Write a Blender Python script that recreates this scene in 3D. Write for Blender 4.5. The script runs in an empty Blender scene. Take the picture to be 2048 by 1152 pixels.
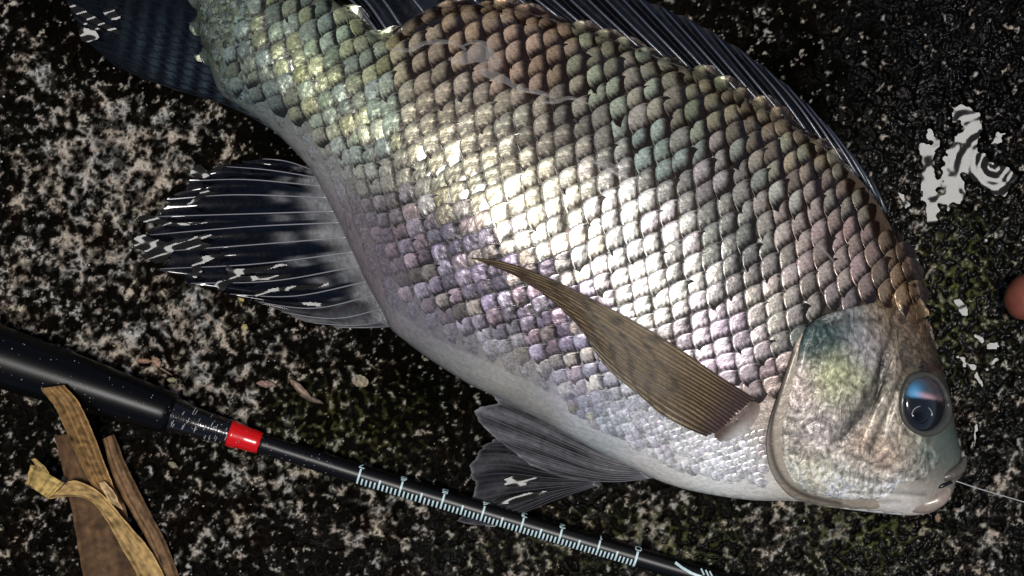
import bpy, math, random
import numpy as np
from mathutils import Vector

random.seed(7)
rng = np.random.default_rng(11)
SC = bpy.context.scene
COL = SC.collection
S = 0.000125            # metres per unit of length used below (one unit = 1/8 mm)
D = 3277.0              # camera height in those units
CX, CY = 1024.0, 576.0

# ------------------------------------------------------------------ camera, sky, sun, exposure
cam_d = bpy.data.cameras.new("camera"); cam = bpy.data.objects.new("camera", cam_d); COL.objects.link(cam)
cam.location = (0, 0, D * S); cam.rotation_euler = (0, 0, 0)
cam_d.sensor_width = 36; cam_d.lens = 36 * D / 2048.0
cam_d.clip_start = 0.01; cam_d.clip_end = 100
SC.camera = cam

SUN_DIR = Vector((0.03, -0.06, 1.0)).normalized()
SUN_EL = math.asin(SUN_DIR.z); SUN_AZ = math.atan2(SUN_DIR.x, SUN_DIR.y)
world = bpy.data.worlds.new("World"); SC.world = world; world.use_nodes = True
wn = world.node_tree.nodes; wl = world.node_tree.links
for n in list(wn): wn.remove(n)
sky = wn.new("ShaderNodeTexSky"); sky.sky_type = 'NISHITA'; sky.sun_disc = False; sky.air_density = 0.45; sky.dust_density = 1.5; sky.ozone_density = 0.6
sky.sun_elevation = SUN_EL; sky.sun_rotation = SUN_AZ % (2 * math.pi)
bg = wn.new("ShaderNodeBackground"); bg.inputs['Strength'].default_value = 0.05
wo = wn.new("ShaderNodeOutputWorld")
wl.new(sky.outputs[0], bg.inputs[0]); wl.new(bg.outputs[0], wo.inputs[0])
sun_d = bpy.data.lights.new("sun", 'SUN'); sun = bpy.data.objects.new("sun", sun_d); COL.objects.link(sun)
sun_d.energy = 1.5; sun_d.angle = math.radians(11); sun_d.color = (1.0, 0.975, 0.94)
sun.rotation_euler = SUN_DIR.to_track_quat('Z', 'Y').to_euler()
SC.view_settings.view_transform = 'Standard'; SC.view_settings.look = 'None'
SC.view_settings.exposure = 0.75; SC.view_settings.gamma = 1.0

# ------------------------------------------------------------------ helpers
def P(u, v, z):
    k = (D - z) / D
    return ((u - CX) * k * S, -(v - CY) * k * S, z * S)

def PA(u, v, z):
    u = np.asarray(u, float); v = np.asarray(v, float); z = np.asarray(z, float)
    k = (D - z) / D
    return np.stack([(u - CX) * k * S, -(v - CY) * k * S, z * S], -1)

def lin(c):
    c = np.asarray(c, float) / 255.0
    return np.where(c <= 0.04045, c / 12.92, ((c + 0.055) / 1.055) ** 2.4)

def sstep(a, b, x):
    t = np.clip((x - a) / (b - a), 0, 1); return t * t * (3 - 2 * t)

def mesh_np(name, V, F, mat, parent=None, cols=None, origin=None, smooth=True, extra=None):
    """V (n,3) world metres, F list/array of faces; parent: empty at parent.location"""
    V = np.asarray(V, float).reshape(-1, 3)
    if origin is None:
        origin = np.array(parent.location) if parent is not None else np.zeros(3)
    origin = np.asarray(origin, float)
    me = bpy.data.meshes.new(name)
    L = V - origin
    if isinstance(F, np.ndarray) and F.ndim == 2:
        me.vertices.add(len(L)); me.vertices.foreach_set('co', L.astype(np.float32).ravel())
        n, k = F.shape
        me.loops.add(n * k); me.loops.foreach_set('vertex_index', F.astype(np.int32).ravel())
        me.polygons.add(n)
        me.polygons.foreach_set('loop_start', np.arange(0, n * k, k, dtype=np.int32))
        me.polygons.foreach_set('loop_total', np.full(n, k, dtype=np.int32))
        me.update(calc_edges=True)
    else:
        me.from_pydata([tuple(x) for x in L], [], [tuple(int(i) for i in f) for f in F]); me.update()
    if smooth:
        me.polygons.foreach_set('use_smooth', np.ones(len(me.polygons), dtype=bool))
    if cols is not None:
        a = me.attributes.new('Col', 'FLOAT_COLOR', 'POINT')
        c = np.ones((len(L), 4), np.float32); c[:, :3] = cols
        a.data.foreach_set('color', c.ravel())
    if extra:
        for k_, arr in extra.items():
            a = me.attributes.new(k_, 'FLOAT', 'POINT'); a.data.foreach_set('value', np.asarray(arr, np.float32).ravel())
    if mat: me.materials.append(mat)
    o = bpy.data.objects.new(name, me); COL.objects.link(o)
    if parent is not None:
        o.parent = parent
        base = np.array(root_loc(parent))
        o.location = tuple(origin - base)
    else:
        o.location = tuple(origin)
    return o

def root_loc(o):
    loc = Vector(o.location)
    while o.parent is not None:
        o = o.parent; loc = loc + Vector(o.location)
    return loc

def child(name, V, F, mat, parent, cols=None, smooth=True, kind=None, origin=None):
    """part of parent; verts in world metres"""
    o0 = np.array(root_loc(parent)) if origin is None else origin
    o = mesh_np(name, V, F, mat, parent, cols, origin=o0, smooth=smooth)
    if kind: o['kind'] = kind
    return o

def thing(name, label, cat, loc, group=None):
    o = bpy.data.objects.new(name, None); COL.objects.link(o); o.location = loc
    o.empty_display_size = 0.005
    o['label'] = label; o['category'] = cat
    if group: o['group'] = group
    return o

def tag(o, label, cat, group=None):
    o['label'] = label; o['category'] = cat
    if group: o['group'] = group
    return o

def gridfaces(nr, nc, base=0, close_c=False):
    idx = np.arange(nr * nc).reshape(nr, nc) + base
    if close_c:
        a = idx[:-1, :]; b = np.roll(idx, -1, 1)[:-1, :]; c = np.roll(idx, -1, 1)[1:, :]; d = idx[1:, :]
    else:
        a = idx[:-1, :-1]; b = idx[:-1, 1:]; c = idx[1:, 1:]; d = idx[1:, :-1]
    return np.stack([a, b, c, d], -1).reshape(-1, 4)

def polyinterp(pts, n):
    """resample polyline (k,m) smoothly (Catmull-Rom) to n points by arc length"""
    p = np.asarray(pts, float)
    if len(p) == 2:
        t = np.linspace(0, 1, n)[:, None]; return p[0] * (1 - t) + p[1] * t
    q = np.vstack([2 * p[0] - p[1], p, 2 * p[-1] - p[-2]])
    out = []
    for i in range(1, len(q) - 2):
        for t in np.linspace(0, 1, 16, endpoint=False):
            a, b, c, d = q[i - 1], q[i], q[i + 1], q[i + 2]
            out.append(0.5 * ((2 * b) + (-a + c) * t + (2 * a - 5 * b + 4 * c - d) * t * t + (-a + 3 * b - 3 * c + d) * t ** 3))
    out.append(q[-2]); out = np.array(out)
    s = np.r_[0, np.cumsum(np.linalg.norm(np.diff(out[:, :2], axis=0), axis=1))]
    ss = np.linspace(0, s[-1], n)
    return np.stack([np.interp(ss, s, out[:, k]) for k in range(out.shape[1])], -1)

def tube(path, radii, nseg=8, flat=1.0):
    """path (n,3) in (u,v,z) units; returns world verts and quads"""
    path = np.asarray(path, float); n = len(path)
    radii = np.broadcast_to(np.asarray(radii, float), (n,))
    W = PA(path[:, 0], path[:, 1], path[:, 2])
    T = np.gradient(W, axis=0); T /= np.linalg.norm(T, axis=1)[:, None] + 1e-12
    up = np.array([0, 0, 1.0])
    A = np.cross(T, up); A /= np.linalg.norm(A, axis=1)[:, None] + 1e-12
    B = np.cross(A, T)
    th = np.linspace(0, 2 * math.pi, nseg, endpoint=False)
    V = W[:, None, :] + (radii * S)[:, None, None] * (np.cos(th)[None, :, None] * A[:, None, :] + flat * np.sin(th)[None, :, None] * B[:, None, :])
    F = [tuple(f) for f in gridfaces(n, nseg, close_c=True)]
    F.append(tuple(range(nseg))[::-1]); F.append(tuple(range((n - 1) * nseg, n * nseg)))
    return V.reshape(-1, 3), F

def fftnoise(shape, feat, seed, beta=0.0, width=0.55):
    """band noise with features about `feat` samples, unit std"""
    r = np.random.default_rng(seed)
    w = r.standard_normal(shape)
    fy = np.fft.fftfreq(shape[0])[:, None]; fx = np.fft.rfftfreq(shape[1])[None, :]
    f = np.sqrt(fx * fx + fy * fy) + 1e-9
    H = np.exp(-0.5 * (np.log(f * feat) / width) ** 2)
    o = np.fft.irfft2(np.fft.rfft2(w) * H, s=shape)
    return o / o.std()

def inpoly(poly, x, y):
    poly = np.asarray(poly, float); x = np.asarray(x, float); y = np.asarray(y, float)
    c = np.zeros(x.shape, bool); j = len(poly) - 1
    for i in range(len(poly)):
        xi, yi = poly[i]; xj, yj = poly[j]
        if yi != yj:
            m = ((yi > y) != (yj > y)) & (x < (xj - xi) * (y - yi) / (yj - yi) + xi)
            c ^= m
        j = i
    return c

def smoothpoly(pts, n):
    p = np.asarray(pts, float); p = np.vstack([p, p[:1]])
    return polyinterp(p, n + 1)[:-1]

# ------------------------------------------------------------------ materials
def newmat(name):
    m = bpy.data.materials.new(name); m.use_nodes = True
    nt = m.node_tree; b = nt.nodes['Principled BSDF']
    return m, nt, b

def bump_chain(nt, b, layers, vec=None):
    """layers: (feature units, strength, distance units, detail, kind)"""
    tc = nt.nodes.new('ShaderNodeTexCoord'); prev = None
    src = tc.outputs['Object'] if vec is None else vec
    for feat, st, dist, det in layers:
        n = nt.nodes.new('ShaderNodeTexNoise'); n.inputs['Scale'].default_value = 1.0 / (feat * S)
        n.inputs['Detail'].default_value = det; n.inputs['Roughness'].default_value = 0.6
        nt.links.new(src, n.inputs['Vector'])
        bp = nt.nodes.new('ShaderNodeBump'); bp.inputs['Strength'].default_value = st
        bp.inputs['Distance'].default_value = dist * S
        nt.links.new(n.outputs[0], bp.inputs['Height'])
        if prev is not None: nt.links.new(prev, bp.inputs['Normal'])
        prev = bp.outputs[0]
    nt.links.new(prev, b.inputs['Normal'])
    return src

def colmat(name, rough=0.4, metallic=0.0, coat=0.0, coat_rough=0.08, spec=0.5, bumps=(), color=None, vary=0.0, vfeat=8, alpha=1.0, sss=0.0, trans=0.0, ior=1.45):
    m, nt, b = newmat(name)
    b.inputs['Roughness'].default_value = rough; b.inputs['Metallic'].default_value = metallic
    b.inputs['Coat Weight'].default_value = coat; b.inputs['Coat IOR'].default_value = 1.36; b.inputs['Coat Roughness'].default_value = coat_rough
    b.inputs['Specular IOR Level'].default_value = spec; b.inputs['Alpha'].default_value = alpha
    b.inputs['Transmission Weight'].default_value = trans; b.inputs['IOR'].default_value = ior
    if sss:
        b.inputs['Subsurface Weight'].default_value = sss; b.inputs['Subsurface Scale'].default_value = 0.002
        b.inputs['Subsurface Radius'].default_value = (1.0, 0.5, 0.35)
    if color is None:
        a = nt.nodes.new('ShaderNodeAttribute'); a.attribute_name = 'Col'; src = a.outputs['Color']
    else:
        r = nt.nodes.new('ShaderNodeRGB'); r.outputs[0].default_value = (*color, 1); src = r.outputs[0]
    if vary:
        tc = nt.nodes.new('ShaderNodeTexCoord'); n = nt.nodes.new('ShaderNodeTexNoise')
        n.inputs['Scale'].default_value = 1 / (vfeat * S); n.inputs['Detail'].default_value = 4
        nt.links.new(tc.outputs['Object'], n.inputs['Vector'])
        mr = nt.nodes.new('ShaderNodeMapRange'); mr.inputs[1].default_value = 0.3; mr.inputs[2].default_value = 0.7
        mr.inputs[3].default_value = 1 - vary; mr.inputs[4].default_value = 1 + vary
        nt.links.new(n.outputs[0], mr.inputs[0])
        mx = nt.nodes.new('ShaderNodeVectorMath'); mx.operation = 'MULTIPLY'
        nt.links.new(src, mx.inputs[0]); nt.links.new(mr.outputs[0], mx.inputs[1]); src = mx.outputs[0]
    nt.links.new(src, b.inputs['Base Color'])
    if bumps: bump_chain(nt, b, bumps)
    return m

M_scale = colmat('fish_scale', rough=0.33, metallic=0.42, coat=1.0, coat_rough=0.08, bumps=((18, 0.45, 5, 1), (4, 0.35, 1.3, 2)), vary=0.4, vfeat=5)
M_skin = colmat('fish_skin', rough=0.36, metallic=0.12, coat=0.5, coat_rough=0.15, bumps=((26, 0.4, 8, 3), (6, 0.35, 2.2, 3)), vary=0.14, vfeat=9)
M_head = colmat('fish_head_skin', rough=0.42, metallic=0.2, coat=0.35, coat_rough=0.2, bumps=((44, 0.6, 18, 2), (14, 0.4, 5, 3), (4, 0.3, 1.4, 2)), vary=0.35, vfeat=7)
M_fin = colmat('wet_fin', rough=0.5, spec=.04, coat=1.0, coat_rough=0.04, bumps=((34, 0.8, 16, 2), (9, 0.4, 3, 2)), vary=0.25, vfeat=14)
M_ray = colmat('fin_ray_bone', rough=0.3, coat=0.6, coat_rough=0.1, bumps=((10, 0.3, 1.5, 2),))
M_pect = colmat('pectoral_membrane', rough=0.45, coat=0.4, coat_rough=0.12, alpha=.68, bumps=((7, 0.3, 1.5, 2),), vary=0.25, vfeat=8)
M_lip = colmat('lip_skin', rough=0.35, coat=0.5, coat_rough=0.12, bumps=((14, 0.4, 4, 3),), vary=0.15, vfeat=12, sss=0.1)
M_black = colmat('rod_black', rough=0.36, color=(0.002, 0.002, 0.0025), coat=0.0, spec=0.4, bumps=((3, 0.12, 0.5, 2),))
M_grip = colmat('grip_black', rough=0.33, color=(0.0015, 0.0016, 0.002), spec=0.24, bumps=((2.5, 0.25, 0.6, 3),))
M_wrap = colmat('wrap_black', rough=0.16, color=(0.005, 0.005, 0.006), coat=0.8, coat_rough=0.1, bumps=((14, 0.3, 2, 2),))
M_red = colmat('red_band', rough=0.25, color=(0.62, 0.003, 0.004), coat=0.6, coat_rough=0.12, bumps=((22, 0.25, 3, 2),))
M_mark = colmat('pale_blue_print', rough=0.45, color=(0.55, 0.72, 0.72), vary=0.15, vfeat=5)
M_husk = colmat('dry_husk', rough=0.75, bumps=((7, 0.4, 2, 3), (2.5, 0.3, 0.8, 2)), vary=0.3, vfeat=12, spec=0.25)
M_line = colmat('fishing_line', rough=0.2, color=(0.45, 0.45, 0.45), coat=0.5)
M_hand = colmat('hand_skin', rough=0.45, color=(0.2, 0.062, 0.04), sss=0.15, bumps=((6, 0.3, 1.5, 3),), vary=0.15, vfeat=20)
M_nail = colmat('finger_nail', rough=0.25, color=(0.4, 0.2, 0.15), coat=0.4)
M_slime = colmat('slime', rough=0.25, color=(0.6, 0.56, 0.52), coat=0.6, alpha=0.2, bumps=((12, 0.4, 3, 2),))
M_grit = colmat('grit', rough=0.5, coat=0.3, spec=0.5)

def crackle(m, feat, st, dist):
    nt = m.node_tree; b = nt.nodes['Principled BSDF']; tc = nt.nodes.new('ShaderNodeTexCoord')
    n = nt.nodes.new('ShaderNodeTexNoise'); n.inputs['Scale'].default_value = 1 / (30 * S); nt.links.new(tc.outputs['Object'], n.inputs['Vector'])
    sc = nt.nodes.new('ShaderNodeVectorMath'); sc.operation = 'SCALE'; sc.inputs['Scale'].default_value = 24 * S; nt.links.new(n.outputs['Color'], sc.inputs[0])
    ad = nt.nodes.new('ShaderNodeVectorMath'); ad.operation = 'ADD'; nt.links.new(tc.outputs['Object'], ad.inputs[0]); nt.links.new(sc.outputs[0], ad.inputs[1])
    v = nt.nodes.new('ShaderNodeTexVoronoi'); v.feature = 'DISTANCE_TO_EDGE'; v.inputs['Scale'].default_value = 1 / (feat * S); nt.links.new(ad.outputs[0], v.inputs['Vector'])
    mr = nt.nodes.new('ShaderNodeMapRange'); mr.inputs[2].default_value = .12; nt.links.new(v.outputs['Distance'], mr.inputs[0])
    bp = nt.nodes.new('ShaderNodeBump'); bp.inputs['Strength'].default_value = st; bp.inputs['Distance'].default_value = dist * S
    nt.links.new(mr.outputs[0], bp.inputs['Height'])
    old = b.inputs['Normal'].links[0].from_socket; nt.links.new(old, bp.inputs['Normal']); nt.links.new(bp.outputs[0], b.inputs['Normal'])
crackle(M_head, 26, .3, 1.6)
def foil(m, feat, thr, st):
    nt = m.node_tree; b = nt.nodes['Principled BSDF']; tc = nt.nodes.new('ShaderNodeTexCoord')
    mp = nt.nodes.new('ShaderNodeMapping'); mp.inputs['Scale'].default_value = (1.0, .45, 1.0); mp.inputs['Rotation'].default_value = (0, 0, .5); nt.links.new(tc.outputs['Object'], mp.inputs[0])
    n = nt.nodes.new('ShaderNodeTexNoise'); n.inputs['Scale'].default_value = 1 / (feat * S); n.inputs['Detail'].default_value = 3; n.inputs['Distortion'].default_value = .8
    nt.links.new(mp.outputs[0], n.inputs['Vector'])
    a = nt.nodes.new('ShaderNodeMath'); a.operation = 'SUBTRACT'; a.inputs[1].default_value = .5; nt.links.new(n.outputs[0], a.inputs[0])
    c = nt.nodes.new('ShaderNodeMath'); c.operation = 'ABSOLUTE'; nt.links.new(a.outputs[0], c.inputs[0])
    mr = nt.nodes.new('ShaderNodeMapRange'); mr.inputs[2].default_value = thr; mr.inputs[3].default_value = 1 - st; mr.inputs[4].default_value = 1.08; nt.links.new(c.outputs[0], mr.inputs[0])
    old = b.inputs['Base Color'].links[0].from_socket; vm = nt.nodes.new('ShaderNodeVectorMath'); vm.operation = 'MULTIPLY'
    nt.links.new(old, vm.inputs[0]); nt.links.new(mr.outputs[0], vm.inputs[1]); nt.links.new(vm.outputs[0], b.inputs['Base Color'])
foil(M_head, 34, .05, .42); foil(M_head, 13, .07, .3)
def water_mat():
    m, nt, b = newmat('water_film')
    b.inputs['Base Color'].default_value = (0.012, 0.012, 0.012, 1)
    b.inputs['Roughness'].default_value = 0.07; b.inputs['IOR'].default_value = 1.33; b.inputs['Specular IOR Level'].default_value = .13
    bump_chain(nt, b, ((50, 0.25, 8, 1),))
    return m
M_water = water_mat()

# ------------------------------------------------------------------ GROUND
stp = 2.5
gu = np.arange(-200, 2249, stp); gv = np.arange(-200, 1353, stp)
nu, nv = len(gu), len(gv)
GU, GV = np.meshgrid(gu, gv)
shp = GU.shape
def nz(feat_units, seed, width=0.55): return fftnoise(shp, feat_units / stp, seed, width=width)
def blob(u, v, ru, rv, rot=0.0):
    c, s_ = math.cos(rot), math.sin(rot); x = GU - u; y = GV - v
    a = (x * c + y * s_) / ru; b_ = (-x * s_ + y * c) / rv
    return np.exp(-(a * a + b_ * b_))
warp1 = nz(120, 1); warp2 = nz(40, 2)
big = nz(500, 3); mid = nz(90, 4); sm = nz(34, 5); fine = nz(21, 6, .45); micro = nz(8, 7)
# coverage of pale lichen crust, 0..1
cover = np.zeros(shp)
for (u, v, ru, rv, st) in [(230, 330, 190, 150, 1.0), (330, 250, 130, 60, .7), (150, 520, 200, 90, .75), (70, 120, 60, 130, .55),
    (380, 640, 120, 70, .95), (230, 690, 130, 45, .95), (400, 760, 120, 50, .8), (480, 820, 60, 40, .7), (520, 960, 140, 80, .5),
    (20, 620, 60, 50, .7), (560, 700, 80, 60, .45), (700, 720, 90, 60, .35), (760, 1040, 90, 70, .55), (1300, 1060, 60, 70, .75),
    (1050, 1110, 80, 50, .5), (1560, 1060, 80, 70, .55), (1660, 1060, 60, 40, .55), (1960, 1090, 40, 80, .7), (1530, 30, 50, 70, .7),
    (2030, 960, 40, 60, .6), (1900, 900, 50, 60, .5), (300, 60, 60, 60, .2), (90, 1000, 80, 90, .3), (1890, 480, 60, 90, .25), (60, 320, 80, 60, .5), (440, 1080, 120, 60, .35)]:
    cover = np.maximum(cover, st * blob(u, v, ru, rv))
cover = np.clip(1.12 * cover + 0.08 + 0.16 * warp1 + 0.12 * warp2, 0, 1.15)
dark = np.clip(1.0 * blob(1800, 80, 330, 190) + 1.0 * blob(2000, 150, 120, 140) + .8 * blob(110, 30, 80, 60) + .9 * blob(560, 290, 90, 50, .7) + .8 * blob(830, 760, 140, 70, .5)
    + .7 * blob(1620, 200, 140, 80, .6) + .8 * blob(1960, 480, 60, 120) + .7 * blob(260, 150, 140, 40, .4), 0, 1)  # shadow beside the fish and in the far corner, painted into the ground colour
cover = cover * (1 - 0.93 * dark)
worm = 1.5 - 2.6 * np.abs(fine + 0.25 * micro)            # thin curls of crust
patt = 0.38 * worm + 0.62 * sm + .2 * mid + 0.12 * micro + .2 * nz(13, 19)
thr = 1.30 - 1.75 * cover
crust = sstep(thr - 0.22, thr + 0.5, patt)
crust *= np.clip(0.5 + 0.28 * mid + 0.12 * fine + .28 * warp2, 0.10, 1.0)
moss = np.clip(blob(1720, 1060, 120, 70) + .8 * blob(1920, 560, 70, 120) + .7 * blob(1350, 1080, 120, 60) + .6 * blob(680, 860, 160, 90)
    + .5 * blob(1150, 1090, 200, 60) + .4 * blob(1880, 640, 120, 160), 0, 1)
mossp = moss * sstep(0.0, 1.2, sm + 0.5 * fine + .3 * mid)
hue = nz(140, 8); hue2 = nz(45, 9)
hue = np.clip(hue, -1.5, 1.5); hue2 = np.clip(hue2, -1.5, 2)
crustc = np.stack([0.42 + .02 * hue, 0.385 + .005 * hue2, 0.325 - .02 * hue], -1)
pink = sstep(.3, 1.6, hue2)[..., None]; crustc = crustc * (1 - pink) + pink * np.array([.44, .36, .30])
base = .45 * np.stack([0.008 + .004 * sstep(0, 2, hue), 0.0075 + 0 * hue, 0.0055 + 0 * hue], -1)
base = base * (1 - dark[..., None] * .6)
base = base * (1 + 1.3 * sstep(0.2, 1.6, sm + .6 * fine)[..., None] * (1 - dark[..., None]))
soft = (sstep(.25, .95, cover) * sstep(-.6, 1.4, .7 * warp2 + .6 * mid + .3 * sm))[..., None]
base = base + soft * np.array([.062, .055, .044]) * (1 + .25 * micro[..., None])
gcol = base * (1 - crust[..., None]) + crustc * crust[..., None]
gcol = gcol * (1 - .7 * mossp[..., None]) + .7 * mossp[..., None] * np.array([0.075, 0.085, 0.02])
gcol = np.clip(gcol, 0.001, 0.6)
gz = -14 + 7 * big + 4.0 * mid + 3.0 * sm + 2.2 * fine + 1.0 * micro + 3.0 * crust
groove = np.exp(-((GU - (330 + .25 * (GV - 600)) - 14 * warp2) / 14) ** 2) * sstep(520, 580, GV) * (1 - sstep(760, 820, GV))
gz -= 14 * groove; gcol *= (1 - .0 * groove)[..., None]
# hollows that hold water
def hollow(pts, w):
    pts = np.asarray(pts, float); d = np.full(shp, 1e9)
    for a, b_ in zip(pts[:-1], pts[1:]):
        ab = b_ - a; t = np.clip(((GU - a[0]) * ab[0] + (GV - a[1]) * ab[1]) / (ab @ ab + 1e-9), 0, 1)
        d = np.minimum(d, np.hypot(GU - a[0] - t * ab[0], GV - a[1] - t * ab[1]))
    w = w * 1.35; return sstep(w * 1.5, w * 0.7, d + 1.5 * sm + .5 * fine)
hol = np.zeros(shp)
for pts, w in [([(1854, 300), (1856, 350), (1862, 390), (1864, 435)], 9), ([(1862, 392), (1895, 402), (1905, 395)], 8),
    ([(1925, 228), (1945, 246), (1942, 270), (1925, 290), (1910, 320), (1902, 355), (1912, 385)], 15), ([(1925, 300), (1930, 330), (1965, 350), (2000, 375)], 13),
    ([(1940, 300), (1975, 335), (2018, 355)], 11), ([(1862, 268), (1874, 285), (1866, 300)], 5), ([(1990, 285), (1998, 275)], 6),
    ([(1830, 510), (1826, 555)], 3), ([(1845, 555), (1870, 545)], 2.6), ([(1915, 605), (1930, 625)], 5), ([(1950, 672), (1975, 690), (2010, 685)], 1.8),
    ([(1916, 712), (1945, 735), (1965, 770)], 2.4), ([(1975, 740), (1990, 720)], 2), ([(1955, 850), (1950, 890)], 3), ([(1800, 390), (1815, 410)], 4)]:
    hol = np.maximum(hol, hollow(pts, w))
gz = gz * (1 - .9 * hol) - 27 * hol
gz = gz + 0.118 * np.clip(GU - 1800, 0, 400) - .066 * np.clip(GV - 330, -160, 110) * sstep(1720, 1840, GU)
rim = sstep(0.02, .3, hol) * (1 - sstep(.3, .9, hol))
wetz = np.clip(1.2 * blob(1900, 500, 260, 700) + blob(1300, 1100, 700, 130) * .6 + .5 * dark + .12 + .12 * warp1 - .8 * cover - .8 * dark, 0, 1)
# outer margin: stretch the border rows far out
def extend(a): return np.pad(a, ((1, 1), (1, 1)) + ((0, 0),) * (a.ndim - 2), mode='edge')
EU = extend(GU); EV = extend(GV)
EU[:, 0] = -9000; EU[:, -1] = 11000; EV[0, :] = -9000; EV[-1, :] = 10000
Vg = PA(EU, EV, extend(gz)).reshape(-1, 3)
Fg = gridfaces(EU.shape[0], EU.shape[1])[:, ::-1]
def ground_mat():
    m, nt, b = newmat('wet_rock')
    a = nt.nodes.new('ShaderNodeAttribute'); a.attribute_name = 'Col'
    w = nt.nodes.new('ShaderNodeAttribute'); w.attribute_name = 'wet'
    tc = nt.nodes.new('ShaderNodeTexCoord')
    n = nt.nodes.new('ShaderNodeTexNoise'); n.inputs['Scale'].default_value = 1 / (5 * S); n.inputs['Detail'].default_value = 4; n.inputs['Roughness'].default_value = .7
    nt.links.new(tc.outputs['Object'], n.inputs['Vector'])
    mr = nt.nodes.new('ShaderNodeMapRange'); mr.inputs[1].default_value = .35; mr.inputs[2].default_value = .65; mr.inputs[3].default_value = .65; mr.inputs[4].default_value = 1.3
    nt.links.new(n.outputs[0], mr.inputs[0])
    vm = nt.nodes.new('ShaderNodeVectorMath'); vm.operation = 'MULTIPLY'
    nt.links.new(a.outputs['Color'], vm.inputs[0]); nt.links.new(mr.outputs[0], vm.inputs[1]); nt.links.new(vm.outputs[0], b.inputs['Base Color'])
    r = nt.nodes.new('ShaderNodeMapRange'); r.inputs[3].default_value = .8; r.inputs[4].default_value = .12
    nt.links.new(w.outputs['Fac'], r.inputs[0]); nt.links.new(r.outputs[0], b.inputs['Roughness'])
    s2 = nt.nodes.new('ShaderNodeMapRange'); s2.inputs[3].default_value = .0; s2.inputs[4].default_value = .28
    nt.links.new(w.outputs['Fac'], s2.inputs[0]); nt.links.new(s2.outputs[0], b.inputs['Specular IOR Level'])
    bump_chain(nt, b, ((14, 0.7, 6, 4), (4, 0.45, 2, 2)))
    return m
mesh_np('ground', Vg, Fg, ground_mat(), None, extend(gcol).reshape(-1, 3), extra={'wet': extend(wetz)})['kind'] = 'structure'

def gzs(u, v):
    i = np.clip(((np.asarray(v, float) + 200) / stp).astype(int), 0, nv - 1); j = np.clip(((np.asarray(u, float) + 200) / stp).astype(int), 0, nu - 1)
    return gz[i, j]

# water standing in the hollows
wu = np.arange(1770, 2100, 4); wv = np.arange(190, 930, 4)
WU, WV = np.meshgrid(wu, wv)
ramp = lambda u, v: 0.118 * np.clip(u - 1800, 0, 400) - .066 * np.clip(v - 330, -160, 110)
wz = ramp(WU, WV) - 24.0 + .5 * np.sin(WU / 23. + WV / 41.) + 0.25 * np.sin(WV / 13. - WU / 40.) 
wzz = fftnoise(WU.shape, 7, 77)
rr_ = np.hypot(WU - 1985, WV - 330); wz = wz + .5 * np.sin(rr_ / 5.5 + .6 * np.sin(WU / 19.)) * np.exp(-(rr_ / 85) ** 2)
hi = hol[np.clip(((WV + 200) / stp).astype(int), 0, nv - 1), np.clip(((WU + 200) / stp).astype(int), 0, nu - 1)]
Fw = gridfaces(*WU.shape)[:, ::-1]; Fw = Fw[hi.ravel()[Fw].max(1) > .08]
uw, inv = np.unique(Fw, return_inverse=True)
o = mesh_np('water', PA(WU, WV, wz + .04 * wzz).reshape(-1, 3)[uw], inv.reshape(Fw.shape), M_water); o['kind'] = 'structure'

# ------------------------------------------------------------------ FISH: outline and thickness field
OUT = [(1893, 1005), (1906, 985), (1912, 965), (1925, 945), (1921, 900), (1908, 840), (1898, 780), (1880, 725), (1858, 680), (1838, 610), (1812, 520), (1780, 450), (1745, 390), (1700, 338),
 (1650, 294), (1600, 259), (1550, 229), (1500, 200), (1450, 172), (1400, 147), (1350, 126), (1290, 103), (1200, 69), (1130, 46), (1060, 24), (1000, 11), (940, 9), (880, 14),
 (830, 32), (795, 62), (765, 75), (735, 60), (700, 28), (660, -4), (600, -34), (500, -60), (430, -70), (395, -20), (398, 60), (418, 130), (440, 185), (480, 213), (530, 247),
 (570, 283), (610, 325), (628, 350), (665, 420), (705, 505), (735, 570), (760, 615), (780, 655), (805, 678), (850, 712), (900, 745), (945, 772), (1000, 797), (1100, 850), (1200, 905),
 (1280, 943), (1330, 966), (1400, 985), (1500, 1000), (1600, 1003), (1650, 1014), (1700, 1018), (1750, 1024), (1820, 1031), (1865, 1024)]
outl = smoothpoly(OUT, 420)
RIM = 120.0
g0u, g0v, gs = 360.0, -110.0, 4.0
fu = np.arange(g0u, 1980, gs); fv = np.arange(g0v, 1060, gs)
FU, FV = np.meshgrid(fu, fv)
inside = inpoly(outl, FU, FV)
def poisson():
    h = None
    for k in (16, 8, 4, 2, 1):
        m = inside[::k, ::k]; hh = np.zeros(m.shape)
        if h is not None:
            r = np.repeat(np.repeat(h, 2, 0), 2, 1); hh[:min(r.shape[0], m.shape[0]), :min(r.shape[1], m.shape[1])] = r[:m.shape[0], :m.shape[1]]
        for _ in range(300 if k > 1 else 160):
            a = np.zeros_like(hh)
            a[1:-1, 1:-1] = 0.25 * (hh[2:, 1:-1] + hh[:-2, 1:-1] + hh[1:-1, 2:] + hh[1:-1, :-2] + (k * gs) ** 2)
            hh = a * m
        h = hh
    return h
H = poisson(); hmax = H.max()
THK = 165.0
Zf = THK * (H / hmax) ** 0.43
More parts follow.
